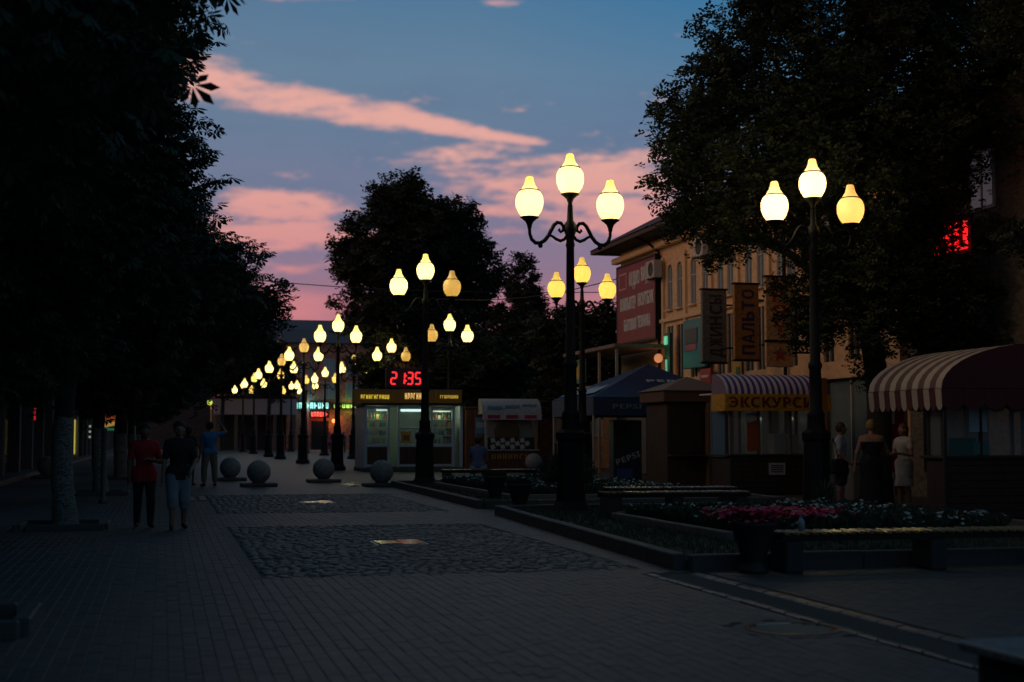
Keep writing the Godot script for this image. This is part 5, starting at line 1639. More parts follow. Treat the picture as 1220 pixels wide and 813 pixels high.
func excursion_stall() -> void:
	var o := thing("excursion_stall", "ticket booth with a purple-striped barrel awning and yellow lettered valance", "kiosk", Vector3(14.25, 0, -32.3))
	var dk := mat(Color(0.045, 0.032, 0.025), 0.6, "wood", 1.0)
	for i in 7:
		part("board", box_mesh(Vector3(2.3, 0.125, 0.04), 0.006), dk, o, Vector3(0, 0.1 + i * 0.13, 0.6))
	part("body", box_mesh(Vector3(2.26, 0.9, 1.16)), dk, o, Vector3(0, 0.46, 0))
	part("counter", box_mesh(Vector3(2.4, 0.05, 1.3), 0.01), dk, o, Vector3(0, 0.94, 0))
	for x in [-1.12, -0.4, 0.42, 1.12]:
		for z in [-0.58, 0.58]:
			part("corner_post", box_mesh(Vector3(0.07, 1.42, 0.07), 0.008), mat(Color(0.12, 0.13, 0.13), 0.5), o, Vector3(x, 1.67, z))
	for s in [[-0.76, 0.64], [0.01, 0.74], [0.77, 0.62]]:
		part("pane", box_mesh(Vector3(s[1], 1.36, 0.008)), M.clear, o, Vector3(s[0], 1.65, 0.58))
		part("pane", box_mesh(Vector3(s[1], 1.36, 0.008)), M.clear, o, Vector3(s[0], 1.65, -0.58))
	part("ceiling", box_mesh(Vector3(2.3, 0.04, 1.2)), dk, o, Vector3(0, 2.38, 0))
	# awning strips
	var pur := mat(Color(0.06, 0.045, 0.24), 0.7)
	var pal := mat(Color(0.58, 0.56, 0.64), 0.7)
	var n := 34
	for i in n:
		var st := ns()
		var x0 := -1.34 + 2.68 * i / n
		barrel(st, 0, 2.4, 0.5, 0.86, x0, x0 + 2.68 / n, 8)
		part("awning_stripe", fin(st), pur if i % 2 else pal, o)
	for s in [-1.34, 1.34]:
		var e := [Vector2(0, 2.4)]
		for k in 11:
			var a := PI * 0.5 * k / 10
			e.append(Vector2(0.85 * cos(a), 2.4 + 0.49 * sin(a)))
		var st := ns()
		prism(st, e, 0.02, Transform3D(Basis(Vector3(0, 0, 1), Vector3(0, 1, 0), Vector3(1, 0, 0)), Vector3(s - 0.01, 0, 0)))
		part("awning_end", fin(st), mat(Color(0.16, 0.13, 0.2), 0.7), o)
	part("awning_back", box_mesh(Vector3(2.68, 0.03, 0.86)), pal, o, Vector3(0, 2.42, -0.43))
	var ye := mat(Color(0.72, 0.4, 0.02), 0.65, "blotch", 1.5)
	var v := part("valance", box_mesh(Vector3(2.7, 0.4, 0.02)), ye, o, Vector3(0, 2.2, 0.875), Vector3(-0.06, 0, 0))
	lettering("lettering", "ЭКСКУРСИИ", 0.25, mat(Color(0.1, 0.012, 0.014), 0.6), v, Vector3(0.0, 0.0, 0.012), Vector3.ZERO, 0.008, 2.5)
	part("valance", box_mesh(Vector3(0.02, 0.4, 0.86)), ye, o, Vector3(-1.36, 2.2, 0.43))
	part("valance", box_mesh(Vector3(0.02, 0.4, 0.86)), ye, o, Vector3(1.36, 2.2, 0.43))
	# on the counter and glass
	var w := mat(Color(0.4, 0.43, 0.44), 0.6)
	part("notice", box_mesh(Vector3(0.42, 0.28, 0.012)), w, o, Vector3(0.05, 0.62, 0.628))
	for k in 4:
		part("notice_line", box_mesh(Vector3(0.32, 0.025, 0.006)), M.black, o, Vector3(0.05, 0.7 - k * 0.05, 0.636))
	part("red_poster", box_mesh(Vector3(0.3, 0.9, 0.02)), mat(Color(0.3, 0.07, 0.02), 0.6), o, Vector3(-0.56, 1.5, 0.62))
	part("poster_print", box_mesh(Vector3(0.24, 0.2, 0.012)), w, o, Vector3(-0.6, 1.85, 0.634), Vector3(0, 0, 0.3))
	part("blue_poster", box_mesh(Vector3(0.02, 1.3, 0.8)), mat(Color(0.05, 0.13, 0.22), 0.5), o, Vector3(-1.18, 1.55, 0.0))
	var b := single("counter_box", box_mesh(Vector3(0.34, 0.5, 0.3), 0.02), w, Vector3(14.55, 1.215, -32.2), "white box standing on the ticket booth counter", "box")
	var b2 := single("counter_box", box_mesh(Vector3(0.26, 0.46, 0.26), 0.02), w, Vector3(14.95, 1.195, -32.25), "narrow white box next to another on the booth counter", "box")

func striped_stall() -> void:
	var o := thing("striped_stall", "glazed stall under a cream and maroon striped barrel awning", "kiosk", Vector3(14.35, 0, -22.4))
	var dk := mat(Color(0.045, 0.028, 0.022), 0.6, "wood", 1.0)
	for i in 8:
		part("board", box_mesh(Vector3(3.5, 0.122, 0.04), 0.006), dk, o, Vector3(0.1, 0.08 + i * 0.127, 0.93))
	part("body", box_mesh(Vector3(3.46, 1.0, 0.55)), dk, o, Vector3(0.1, 0.51, 0.63))
	part("counter", box_mesh(Vector3(3.6, 0.05, 0.75), 0.01), dk, o, Vector3(0.1, 1.045, 0.63))
	part("blue_notice", box_mesh(Vector3(0.26, 0.34, 0.012)), mat(Color(0.06, 0.14, 0.2), 0.5), o, Vector3(0.72, 0.86, 0.957))
	for x in [-1.6, -0.9, 0.0, 0.5, 1.0, 1.8]:
		part("corner_post", box_mesh(Vector3(0.06, 1.2, 0.06), 0.008), M.black, o, Vector3(x, 1.67, 0.85))
		part("corner_post", box_mesh(Vector3(0.06, 1.2, 0.06), 0.008), M.black, o, Vector3(x, 1.67, 0.4))
	for s in [[-1.25, 0.62], [-0.45, 0.82], [0.25, 0.42], [0.75, 0.42], [1.4, 0.72]]:
		part("pane", box_mesh(Vector3(s[1], 1.15, 0.008)), M.clear, o, Vector3(s[0], 1.65, 0.85))
		part("pane", box_mesh(Vector3(s[1], 1.15, 0.008)), M.clear, o, Vector3(s[0], 1.65, 0.4))
	part("pane", box_mesh(Vector3(0.008, 1.15, 0.38)), M.clear, o, Vector3(-1.6, 1.65, 0.625))
	part("paper", box_mesh(Vector3(0.34, 0.5, 0.012)), mat(Color(0.3, 0.42, 0.44), 0.6), o, Vector3(-0.95, 1.72, 0.87))
	part("window_sticker", box_mesh(Vector3(0.3, 0.22, 0.012)), mat(Color(0.03, 0.16, 0.15), 0.6), o, Vector3(-0.9, 1.2, 0.872))
	part("window_sticker", box_mesh(Vector3(0.5, 0.3, 0.012)), mat(Color(0.02, 0.1, 0.1), 0.6), o, Vector3(-1.25, 1.22, 0.868))
	# the awning arches up from the street side (-x) to the ridge; strips run up the arch
	var mar := mat(Color(0.07, 0.016, 0.02), 0.75)
	var mar2 := mat(Color(0.12, 0.06, 0.058), 0.75)
	var cre := mat(Color(0.4, 0.37, 0.31), 0.75)
	var n := 13
	var zl := 2.5
	for i in n:
		var st := ns()
		barrel(st, 0, 2.2, 0.78, 2.0, -zl / 2 + zl * i / n, -zl / 2 + zl * (i + 1) / n, 10)
		var s := part("awning_stripe", fin(st), mar2 if i % 2 else cre, o, Vector3(0.15, 0, 0), Vector3(0, -PI / 2, 0))
		# its scalloped valance flap on the street side
		var w := zl / n - 0.01
		var f := [Vector2(-w / 2, 0), Vector2(w / 2, 0), Vector2(w / 2, -0.28), Vector2(w * 0.3, -0.34), Vector2(0, -0.36), Vector2(-w * 0.3, -0.34), Vector2(-w / 2, -0.28)]
		st = ns()
		prism(st, f, 0.012)
		part("valance_flap", fin(st), mar if i % 2 else cre, s, Vector3(-zl / 2 + zl * (i + 0.5) / n, 2.19, 2.0), Vector3(0.08, 0, 0))
	for sz in [-1, 1]:
		var e := []
		for k in 21:
			var a := PI * k / 20
			e.append(Vector2(2.0 * cos(a) * -1.0, 2.2 + 0.775 * sin(a)))
		var st := ns()
		prism(st, e, 0.02)
		part("awning_end", fin(st), mar, o, Vector3(0.15, 0, sz * zl / 2 - 0.01))
		for k in 10:
			var w := 0.39
			var f := [Vector2(-w / 2, 0), Vector2(w / 2, 0), Vector2(w / 2, -0.26), Vector2(w * 0.3, -0.32), Vector2(0, -0.345), Vector2(-w * 0.3, -0.32), Vector2(-w / 2, -0.26)]
			st = ns()
			prism(st, f, 0.012)
			part("valance_flap", fin(st), mar, o, Vector3(-1.65 + k * 0.4, 2.19, sz * zl / 2))
	var st3 := ns()
	barrel(st3, 0, 2.2, 0.775, 2.0, -zl / 2, zl / 2, 10)
	part("awning_back_half", fin(st3), mar, o, Vector3(0.15, 0, 0), Vector3(0, PI / 2, 0))
	for x in [-1.75, 1.95]:
		for z in ([1.15] if x < 0 else [-1.15, 1.15]):
			part("awning_post", box_mesh(Vector3(0.06, 2.2, 0.06), 0.008), M.black, o, Vector3(x, 1.1, z))
	var bd := thing("poster_stand", "red poster board with white pictures behind the women", "poster", Vector3(15.6, 0, -28.6))
	part("board", box_mesh(Vector3(0.7, 1.5, 0.06), 0.01), mat(Color(0.2, 0.016, 0.025), 0.5), bd, Vector3(0, 1.35, 0))
	part("print", box_mesh(Vector3(0.34, 0.26, 0.012)), mat(Color(0.42, 0.4, 0.4), 0.5), bd, Vector3(-0.05, 1.8, 0.034))
	part("print", box_mesh(Vector3(0.4, 0.24, 0.012)), mat(Color(0.42, 0.4, 0.4), 0.5), bd, Vector3(-0.02, 1.2, 0.034))
	part("leg", box_mesh(Vector3(0.06, 0.62, 0.06)), M.black, bd, Vector3(-0.28, 0.31, 0))
	part("leg", box_mesh(Vector3(0.06, 0.62, 0.06)), M.black, bd, Vector3(0.28, 0.31, 0))
	var od := thing("orange_board", "tall ochre board with a dark seated-figure mark beside the women", "sign", Vector3(14.2, 0, -29.2))
	part("board", box_mesh(Vector3(0.42, 2.2, 0.06), 0.01), mat(Color(0.36, 0.17, 0.04), 0.6), od, Vector3(0, 1.6, 0))
	var mk := ns()
	bx(mk, Vector3(-0.05, 1.42, 0.036), Vector3(0.04, 0.3, 0.012))
	bx(mk, Vector3(0.04, 1.3, 0.0362), Vector3(0.2, 0.04, 0.012))
	bx(mk, Vector3(0.12, 1.2, 0.0364), Vector3(0.04, 0.2, 0.012))
	part("painted_mark", fin(mk), M.black, od)
	part("leg", box_mesh(Vector3(0.05, 0.5, 0.05)), M.black, od, Vector3(0, 0.25, 0))
	var bin := thing("stone_bin", "squat grey stone bin on the path between the booths", "bin", Vector3(14.6, 0, -28.2))
	part("body", box_mesh(Vector3(0.5, 0.8, 0.5), 0.04), mat(Color(0.16, 0.17, 0.16), 0.8, "grain", 2.0), bin, Vector3(0, 0.4, 0))
	part("lid", box_mesh(Vector3(0.54, 0.06, 0.54), 0.02), mat(Color(0.12, 0.12, 0.12), 0.7), bin, Vector3(0, 0.832, 0))

func kiosks() -> void:
	lit_kiosk()
	brown_booth()
	snack_cart()
	tent()
	brown_kiosk()
	excursion_stall()
	striped_stall()

# ------------------------------------------------------------------ benches, urns, balls
func bench(label: String, at: Vector3, len: float, turn := 0.0) -> void:
	var o := thing("slatted_bench", label, "bench", at, turn)
	var n := roundi(len / 0.105)
	for i in n:
		part("slat", box_mesh(Vector3(0.058, 0.03, 0.46), 0.006), M.wood, o, Vector3(-len / 2 + (i + 0.5) * len / n, 0.405 + rng.randf_range(-0.003, 0.003), 0), Vector3(0, rng.randf_range(-0.008, 0.008), rng.randf_range(-0.03, 0.03)))
	for z in [-0.17, 0.17]:
		part("rail", box_mesh(Vector3(len, 0.06, 0.05)), M.iron, o, Vector3(0, 0.358, z))
	var legs := maxi(2, roundi(len / 1.6) + 1)
	for i in legs:
		part("leg_block", box_mesh(Vector3(0.2, 0.325, 0.4), 0.02), mat(Color(0.03, 0.03, 0.03), 0.8), o, Vector3(-len / 2 + 0.14 + i * (len - 0.28) / (legs - 1), 0.163, 0))

func urn(label: String, at: Vector3, flowers: bool, s := 1.0) -> void:
	var o := thing("urn_planter", label, "planter", at)
	var st := ns()
	lathe(st, [Vector2(0, 0), Vector2(0.17, 0), Vector2(0.17, 0.05), Vector2(0.12, 0.09), Vector2(0.13, 0.14), Vector2(0.2, 0.36), Vector2(0.24, 0.5), Vector2(0.28, 0.545), Vector2(0.28, 0.585), Vector2(0.235, 0.585), Vector2(0.22, 0.52), Vector2(0, 0.52)], 18)
	part("vase", fin(st), mat(Color(0.014, 0.014, 0.014), 0.6), o)
	part("soil", box_mesh(Vector3(0.3, 0.02, 0.3)), M.soil, o, Vector3(0, 0.53, 0))
	var xf := []
	var fl := []
	for i in 60:
		var p := Vector3(rng.randfn(0, 0.1), 0.535, rng.randfn(0, 0.1))
		p.x = clampf(p.x, -0.2, 0.2)
		p.z = clampf(p.z, -0.2, 0.2)
		xf.append(Transform3D(Basis(Vector3.UP, rng.randf() * TAU).scaled(Vector3.ONE * rng.randf_range(0.5, 0.9)), p))
	for i in 240:
		fl.append(Transform3D(Basis.from_euler(Vector3(rng.randf_range(-0.6, 0.6), rng.randf() * TAU, rng.randf_range(-0.6, 0.6))).scaled(Vector3.ONE * rng.randf_range(0.8, 1.3)), Vector3(clampf(rng.randfn(0, 0.17), -0.36, 0.36), 0.66 + rng.randf_range(-0.07, 0.07), clampf(rng.randfn(0, 0.15), -0.3, 0.3))))
	multi("leaves", M.plant_shape, M.plant_leaf, xf, o)
	if flowers:
		multi("red_flowers", M.flower_shape, M.red_petal, fl, o)
	o.scale = Vector3.ONE * s

func stone_ball(label: String, at: Vector3) -> void:
	var o := thing("stone_ball", label, "bollard", at, 0.0, "stone balls across the walk")
	var st := ns()
	lathe(st, sphere_profile(0.33, 16), 24)
	part("ball", fin(st), M.sphere, o, Vector3(0, 0.41, 0))
	part("plinth", box_mesh(Vector3(1.0, 0.1, 0.8), 0.02), M.kerb, o, Vector3(0, 0.05, 0))
	st = ns()
	lathe(st, [Vector2(0.2, 0.1), Vector2(0.16, 0.13), Vector2(0.0, 0.13)], 16)
	part("seat_ring", fin(st), M.kerb, o)

func furniture() -> void:
	bench("long slatted bench in front of the near island beside the flower urn", Vector3(8.75, 0, -13.72), 5.2)
	bench("slatted bench behind the near flower bed, backing onto its wall", Vector3(8.1, 0.09, -21.95), 2.5)
	bench("slatted bench beside the lamp at the end of the near island", Vector3(8.75, 0.09, -23.9), 2.4)
	bench("slatted bench on which the person in blue sits", Vector3(8.6, 0.09, -37.7), 2.6)
	urn("dark urn planter filled with crimson flowers at the end of the long bench", Vector3(5.92, 0, -13.72), true, 0.9)
	urn("dark urn planter at the corner of the farther island", Vector3(6.35, 0.1, -27.3), false, 0.9)
	urn("dark urn planter between the two islands nearest the lamp post", Vector3(6.42, 0.0, -25.6), false, 0.9)
	stone_ball("stone ball just behind the man in the blue shirt", Vector3(2.08, 0, -45.9))
	stone_ball("stone ball on the walk to the right of the man in the blue shirt", Vector3(2.61, 0, -40.3))
	stone_ball("stone ball in the middle of the row of balls", Vector3(4.76, 0, -43.5))
	stone_ball("stone ball in front of the lit kiosk", Vector3(5.95, 0, -39.6))
	stone_ball("stone ball by the chequered snack cart", Vector3(13.9, 0, -53.2))
	stone_ball("stone ball by the arcade columns", Vector3(-3.7, 0, -49.5))
	# pale stone block beside the camera's path
	var o := thing("stone_block", "square stone block with a smooth pale top at the edge of the paving", "stone block", Vector3(4.08, 0, -5.6))
	part("base", box_mesh(Vector3(0.78, 0.4, 0.78), 0.02), mat(Color(0.07, 0.075, 0.075), 0.75, "grain", 2.0), o, Vector3(0, 0.2, 0))
	part("top_slab", box_mesh(Vector3(0.9, 0.05, 0.9), 0.012), mat(Color(0.34, 0.35, 0.34), 0.35, "blotch", 2.0), o, Vector3(0, 0.426, 0))

# ------------------------------------------------------------------ people
func sdf_mesh(bones: Array, cuts: Array, cell: float, soft := 0.022) -> ArrayMesh:
	# bones: [a, b, radius a, radius b, flatness in z]; cuts: [normal, distance] keep the side behind the plane
	var lo := Vector3.ONE * 1e9
	var hi := -lo
	for b in bones:
		var r: float = maxf(b[2], b[3])
		lo = lo.min(b[0].min(b[1]) - Vector3.ONE * r)
		hi = hi.max(b[0].max(b[1]) + Vector3.ONE * r)
	lo -= Vector3.ONE * cell * 2.5
	hi += Vector3.ONE * cell * 2.5
	var nx := int((hi.x - lo.x) / cell) + 1
	var ny := int((hi.y - lo.y) / cell) + 1
	var nz := int((hi.z - lo.z) / cell) + 1
	var f := PackedFloat32Array()
	f.resize(nx * ny * nz)
	f.fill(1.0)
	for b in bones:
		var fl: float = b[4] if b.size() > 4 else 1.0
		var a: Vector3 = b[0]
		var e: Vector3 = b[1]
		a.z *= fl
		e.z *= fl
		var ab := e - a
		var l2 := maxf(ab.length_squared(), 1e-9)
		var ra: float = b[2]
		var dr: float = b[3] - b[2]
		var pad := maxf(b[2], b[3]) + cell * 2.0 + soft
		var l0: Vector3 = (b[0].min(b[1]) - Vector3.ONE * pad - lo) / cell
		var l1: Vector3 = (b[0].max(b[1]) + Vector3.ONE * pad - lo) / cell
		for k in range(maxi(0, int(l0.z)), mini(nz, int(l1.z) + 1)):
			for j in range(maxi(0, int(l0.y)), mini(ny, int(l1.y) + 1)):
				var row := (k * ny + j) * nx
				for i in range(maxi(0, int(l0.x)), mini(nx, int(l1.x) + 1)):
					var p := Vector3(lo.x + i * cell, lo.y + j * cell, (lo.z + k * cell) * fl)
					var t := clampf((p - a).dot(ab) / l2, 0.0, 1.0)
					var d := p.distance_to(a + ab * t) - (ra + dr * t)
					if fl > 1.0:
						d /= lerpf(1.0, fl, 0.5)
					var o := f[row + i]
					var h := maxf(soft - absf(d - o), 0.0) / soft
					f[row + i] = minf(d, o) - h * h * soft * 0.25
	if cuts.size():
		for k in nz:
			for j in ny:
				for i in nx:
					var ix := (k * ny + j) * nx + i
					if f[ix] < cell * 3.0:
						var p := lo + Vector3(i, j, k) * cell
						for c in cuts:
							f[ix] = maxf(f[ix], c[0].dot(p) - c[1])
	# surface nets
	var vid := {}
	var verts := PackedVector3Array()
	var norms := PackedVector3Array()
	var idx := PackedInt32Array()
	var sx := 1
	var sy := nx
	var sz := nx * ny
	var corner := [0, sx, sy, sx + sy, sz, sx + sz, sy + sz, sx + sy + sz]
	var off := [Vector3(0, 0, 0), Vector3(1, 0, 0), Vector3(0, 1, 0), Vector3(1, 1, 0), Vector3(0, 0, 1), Vector3(1, 0, 1), Vector3(0, 1, 1), Vector3(1, 1, 1)]
	var edges := [[0, 1], [2, 3], [4, 5], [6, 7], [0, 2], [1, 3], [4, 6], [5, 7], [0, 4], [1, 5], [2, 6], [3, 7]]
	for k in nz - 1:
		for j in ny - 1:
			for i in nx - 1:
				var ix := k * sz + j * sy + i
				var v0 := f[ix]
				if v0 > cell * 2.0 or v0 < -cell * 2.0:
					continue
				var inside := 0
				for c in corner:
					if f[ix + c] < 0.0:
						inside += 1
				if inside == 0 or inside == 8:
					continue
				var s := Vector3.ZERO
				var n := 0
				for e in edges:
					var fa := f[ix + corner[e[0]]]
					var fb := f[ix + corner[e[1]]]
					if (fa < 0.0) != (fb < 0.0):
						s += off[e[0]].lerp(off[e[1]], fa / (fa - fb))
						n += 1
				vid[ix] = verts.size()
				verts.append(lo + (Vector3(i, j, k) + s / n) * cell)
				norms.append(Vector3(f[ix + 1] - f[ix] + f[ix + sx + sy + sz] - f[ix + sy + sz], f[ix + sy] - f[ix] + f[ix + sx + sy + sz] - f[ix + sx + sz], f[ix + sz] - f[ix] + f[ix + sx + sy + sz] - f[ix + sx + sy]).normalized())
	for ix in vid:
		for ax in 3:
			var st: int = [sx, sy, sz][ax]
			var u: int = [sy, sz, sx][ax]
			var w: int = [sz, sx, sy][ax]
			if (f[ix] < 0.0) == (f[ix + st] < 0.0):
				continue
			if not (vid.has(ix - u) and vid.has(ix - w) and vid.has(ix - u - w)):
				continue
			var q := [vid[ix], vid[ix - u], vid[ix - u - w], vid[ix - w]]
			if f[ix] > 0.0:
				idx.append_array(PackedInt32Array([q[0], q[1], q[2], q[0], q[2], q[3]]))
			else:
				idx.append_array(PackedInt32Array([q[0], q[2], q[1], q[0], q[3], q[2]]))
	var arr := []
	arr.resize(Mesh.ARRAY_MAX)
	arr[Mesh.ARRAY_VERTEX] = verts
	arr[Mesh.ARRAY_NORMAL] = norms
	arr[Mesh.ARRAY_INDEX] = idx
	var m := ArrayMesh.new()
	m.add_surface_from_arrays(Mesh.PRIMITIVE_TRIANGLES, arr)
	return m

func grown(b: Array, by: float, to := 1.0) -> Array:
	var e: Vector3 = b[0].lerp(b[1], to)
	return [b[0], e, b[2] + by, lerpf(b[2], b[3], to) + by, b[4] if b.size() > 4 else 1.0]

func person(label: String, at: Vector3, turn: float, h: float, pose: Dictionary, wear: Dictionary) -> Node3D:
	var o := thing("person", label, "person", at, turn)
	var fat: float = pose.get("fat", 1.0)
	var sit: bool = pose.get("sit", false)
	var hipy: float = pose.get("hip", 0.52) * h
	var lift := hipy - 0.52 * h
	var Y := func(y: float) -> float: return y * h + lift
	var lean: float = pose.get("lean", 0.0)
	var hipw := 0.052 * h
	var shw: float = pose.get("shoulder", 0.098) * h
	var L := {}
	# joints, left is +x, the person faces +z
	for s in [-1, 1]:
		var k := "l" if s > 0 else "r"
		L["hip" + k] = Vector3(s * hipw, hipy, 0)
		var knee: Vector3 = pose["knee" + k] * h
		var ankle: Vector3 = pose["ankle" + k] * h
		L["knee" + k] = Vector3(s * hipw, hipy, 0) + knee
		L["ankle" + k] = L["knee" + k] + ankle
		L["sh" + k] = Vector3(s * shw, Y.call(0.798), lean * h * 0.3)
		L["elbow" + k] = L["sh" + k] + (pose["arm" + k][0] as Vector3).normalized() * 0.17 * h
		L["wrist" + k] = L["elbow" + k] + (pose["arm" + k][1] as Vector3).normalized() * 0.15 * h
	var z := lean * h * 0.3
	var head: Vector3 = Vector3(0, Y.call(0.93), z + 0.015 * h + lean * 0.05)
	var hd: Vector3 = Vector3(sin(pose.get("look", 0.0)), pose.get("nod", 0.0), cos(pose.get("look", 0.0))).normalized()
	var hs := Vector3(hd.z, 0, -hd.x)
	var pelvis := [L.hipl * Vector3(0.75, 1, 1) + Vector3(0, 0.012 * h, 0), L.hipr * Vector3(0.75, 1, 1) + Vector3(0, 0.012 * h, 0), 0.068 * h * fat, 0.068 * h * fat, 1.15]
	var spine := [Vector3(0, hipy + 0.03 * h, 0), Vector3(0, Y.call(0.72), z * 0.7), 0.066 * h * fat, 0.08 * h * fat, 1.25]
	var chest := [Vector3(-shw * 0.45, Y.call(0.755), z * 0.9), Vector3(shw * 0.45, Y.call(0.755), z * 0.9), 0.07 * h * fat, 0.07 * h * fat, 1.2]
	var nb := Vector3(0, Y.call(0.832), z)
	var sho := [nb, L.shl * Vector3(0.94, 1, 1), 0.03 * h, 0.031 * h, 1.0]
	var sho2 := [nb, L.shr * Vector3(0.94, 1, 1), 0.03 * h, 0.031 * h, 1.0]
	var neck := [Vector3(0, Y.call(0.8), z), Vector3(0, Y.call(0.885), head.z - 0.012 * h), 0.032 * h, 0.028 * h, 1.0]
	var skull := [head + Vector3(0, 0.018 * h, 0) - hd * 0.012 * h, head + Vector3(0, -0.012 * h, 0) + hd * 0.008 * h, 0.053 * h, 0.047 * h, 1.0]
	var jaw := [head + Vector3(0, -0.03 * h, 0) + hd * 0.012 * h, head + Vector3(0, -0.048 * h, 0) + hd * 0.03 * h, 0.036 * h, 0.019 * h, 1.0]
	var nose := [head + hd * 0.05 * h + Vector3(0, 0.004 * h, 0), head + hd * 0.066 * h + Vector3(0, -0.014 * h, 0), 0.006 * h, 0.0085 * h, 1.0]
	var body := [pelvis, spine, chest, sho, sho2, neck, skull, jaw, nose]
	for s in [-1, 1]:
		body.append([head + hs * s * 0.052 * h + Vector3(0, 0.006 * h, 0), head + hs * s * 0.054 * h + Vector3(0, -0.016 * h, 0), 0.008 * h, 0.007 * h])
	var limb := {}
	for k in ["l", "r"]:
		limb["thigh" + k] = [L["hip" + k], L["knee" + k], 0.056 * h * fat, 0.034 * h * fat]
		limb["calf" + k] = [L["knee" + k].lerp(L["ankle" + k], 0.25), L["ankle" + k], 0.033 * h * fat, 0.02 * h]
		limb["shin" + k] = [L["knee" + k], L["ankle" + k], 0.03 * h * fat, 0.019 * h]
		var toe: Vector3 = L["ankle" + k] + Vector3(0.012 * h * (1 if k == "l" else -1), -0.022 * h, 0.085 * h)
		limb["foot" + k] = [L["ankle" + k] + Vector3(0, -0.012 * h, -0.012 * h), toe, 0.022 * h, 0.016 * h]
		limb["upper" + k] = [L["sh" + k], L["elbow" + k], 0.031 * h * sqrt(fat), 0.023 * h]
		limb["fore" + k] = [L["elbow" + k], L["wrist" + k], 0.024 * h, 0.015 * h]
		var fd: Vector3 = (L["wrist" + k] - L["elbow" + k]).normalized()
		limb["palm" + k] = [L["wrist" + k] + fd * 0.012 * h, L["wrist" + k] + fd * 0.042 * h, 0.017 * h, 0.018 * h]
	for k in limb:
		body.append(limb[k])
	var skin := mat(wear.get("skin", Color(0.3, 0.17, 0.11)), 0.6)
	var bodym := sdf_mesh(body, [], 0.0165)
	var st := SurfaceTool.new()
	st.begin(Mesh.PRIMITIVE_TRIANGLES)
	st.append_from(bodym, 0, Transform3D.IDENTITY)
	# five fingers to a hand, rooted in the palm and slightly curled
	var fs := ns()
	for k in ["l", "r"]:
		var fd: Vector3 = (L["wrist" + k] - L["elbow" + k]).normalized()
		var side := 1.0 if k == "l" else -1.0
		var fwd := (Vector3(0, 0, 1) - fd * fd.z).normalized()
		if absf(fd.z) > 0.9:
			fwd = Vector3(side, 0, 0)
		var inn := fd.cross(fwd).normalized() * -side
		var base: Vector3 = L["wrist" + k] + fd * 0.05 * h
		for i in 4:
			var r: Vector3 = base + fwd * (0.5 - i / 3.0) * 0.032 * h - fd * 0.004 * h * absf(i - 1.5)
			var ln: float = [0.04, 0.045, 0.042, 0.033][i] * h
			tube(fs, [r, r + fd * ln * 0.45 + inn * 0.003 * h, r + fd * ln * 0.8 + inn * 0.012 * h, r + fd * ln * 0.95 + inn * 0.02 * h], [0.0056 * h, 0.0054 * h, 0.0048 * h, 0.0036 * h], 6)
		var th: Vector3 = L["wrist" + k] + fd * 0.018 * h + fwd * 0.014 * h
		tube(fs, [th, th + fwd * 0.016 * h + fd * 0.014 * h, th + fwd * 0.02 * h + fd * 0.034 * h], [0.0068 * h, 0.006 * h, 0.0045 * h], 6)
	st.append_from(fin(fs), 0, Transform3D.IDENTITY)
	part("body", st.commit(), skin, o)
	for s in [-1, 1]:
		var es := ns()
		lathe(es, sphere_profile(0.0068 * h, 5), 8, head + hd * 0.046 * h + hs * s * 0.02 * h + Vector3(0, 0.003 * h, 0))
		part("eye", fin(es), mat(Color(0.05, 0.045, 0.04), 0.2), o)
	var ms := ns()
	bx(ms, head + hd * 0.053 * h + Vector3(0, -0.034 * h, 0), Vector3(0.03, 0.007, 0.03) * h / 1.7, Basis(hs, Vector3.UP, hd))
	part("mouth", fin(ms), mat(Color(0.2, 0.07, 0.06), 0.6), o)
	# hair
	if wear.has("hair"):
		var hb := [[head + Vector3(0, 0.024 * h, 0) - hd * 0.014 * h, head + Vector3(0, 0.008 * h, 0) - hd * 0.014 * h, 0.057 * h, 0.056 * h]]
		var long: float = wear.get("long", 0.0)
		if long > 0.0:
			hb.append([head - hd * 0.03 * h, head - hd * 0.038 * h - Vector3(0, long * h, 0), 0.05 * h, 0.038 * h])
		if wear.has("bun"):
			hb.append([head - hd * 0.03 * h + Vector3(0, 0.055 * h, 0), head - hd * 0.045 * h + Vector3(0, 0.06 * h, 0), 0.03 * h, 0.026 * h])
		var cut := (hd - Vector3(0, 0.62, 0)).normalized()
		part("hair", sdf_mesh(hb, [[cut, cut.dot(head + hd * 0.026 * h + Vector3(0, 0.008 * h, 0))]], 0.012), mat(wear.hair, 0.7), o)
	# top
	if wear.has("top"):
		var g := 0.013
		var tb := [grown(spine, g), grown(chest, g), grown(sho, g), grown(sho2, g), grown(pelvis, g + 0.008)]
		if not sit:
			tb.append(grown(limb.thighl, g + 0.014, 0.45))
			tb.append(grown(limb.thighr, g + 0.014, 0.45))
		var sl: float = wear.get("sleeve", 0.75)
		if sl > 0.0:
			tb.append(grown(limb.upperl, g, sl))
			tb.append(grown(limb.upperr, g, sl))
		var hem: float = Y.call(wear.get("hem", 0.5))
		if not sit and wear.get("flare", 0.0) > 0.0:
			tb.append([Vector3(0, hipy + 0.04 * h, 0), Vector3(0, hem, 0), 0.075 * h * fat, wear.flare * h * fat, 1.15])
		var neckcut: float = Y.call(wear.get("neckline", 0.85))
		part(wear.get("topname", "shirt"), sdf_mesh(tb, [[Vector3.UP, neckcut], [Vector3.DOWN, -hem]], 0.0165), wear.top, o)
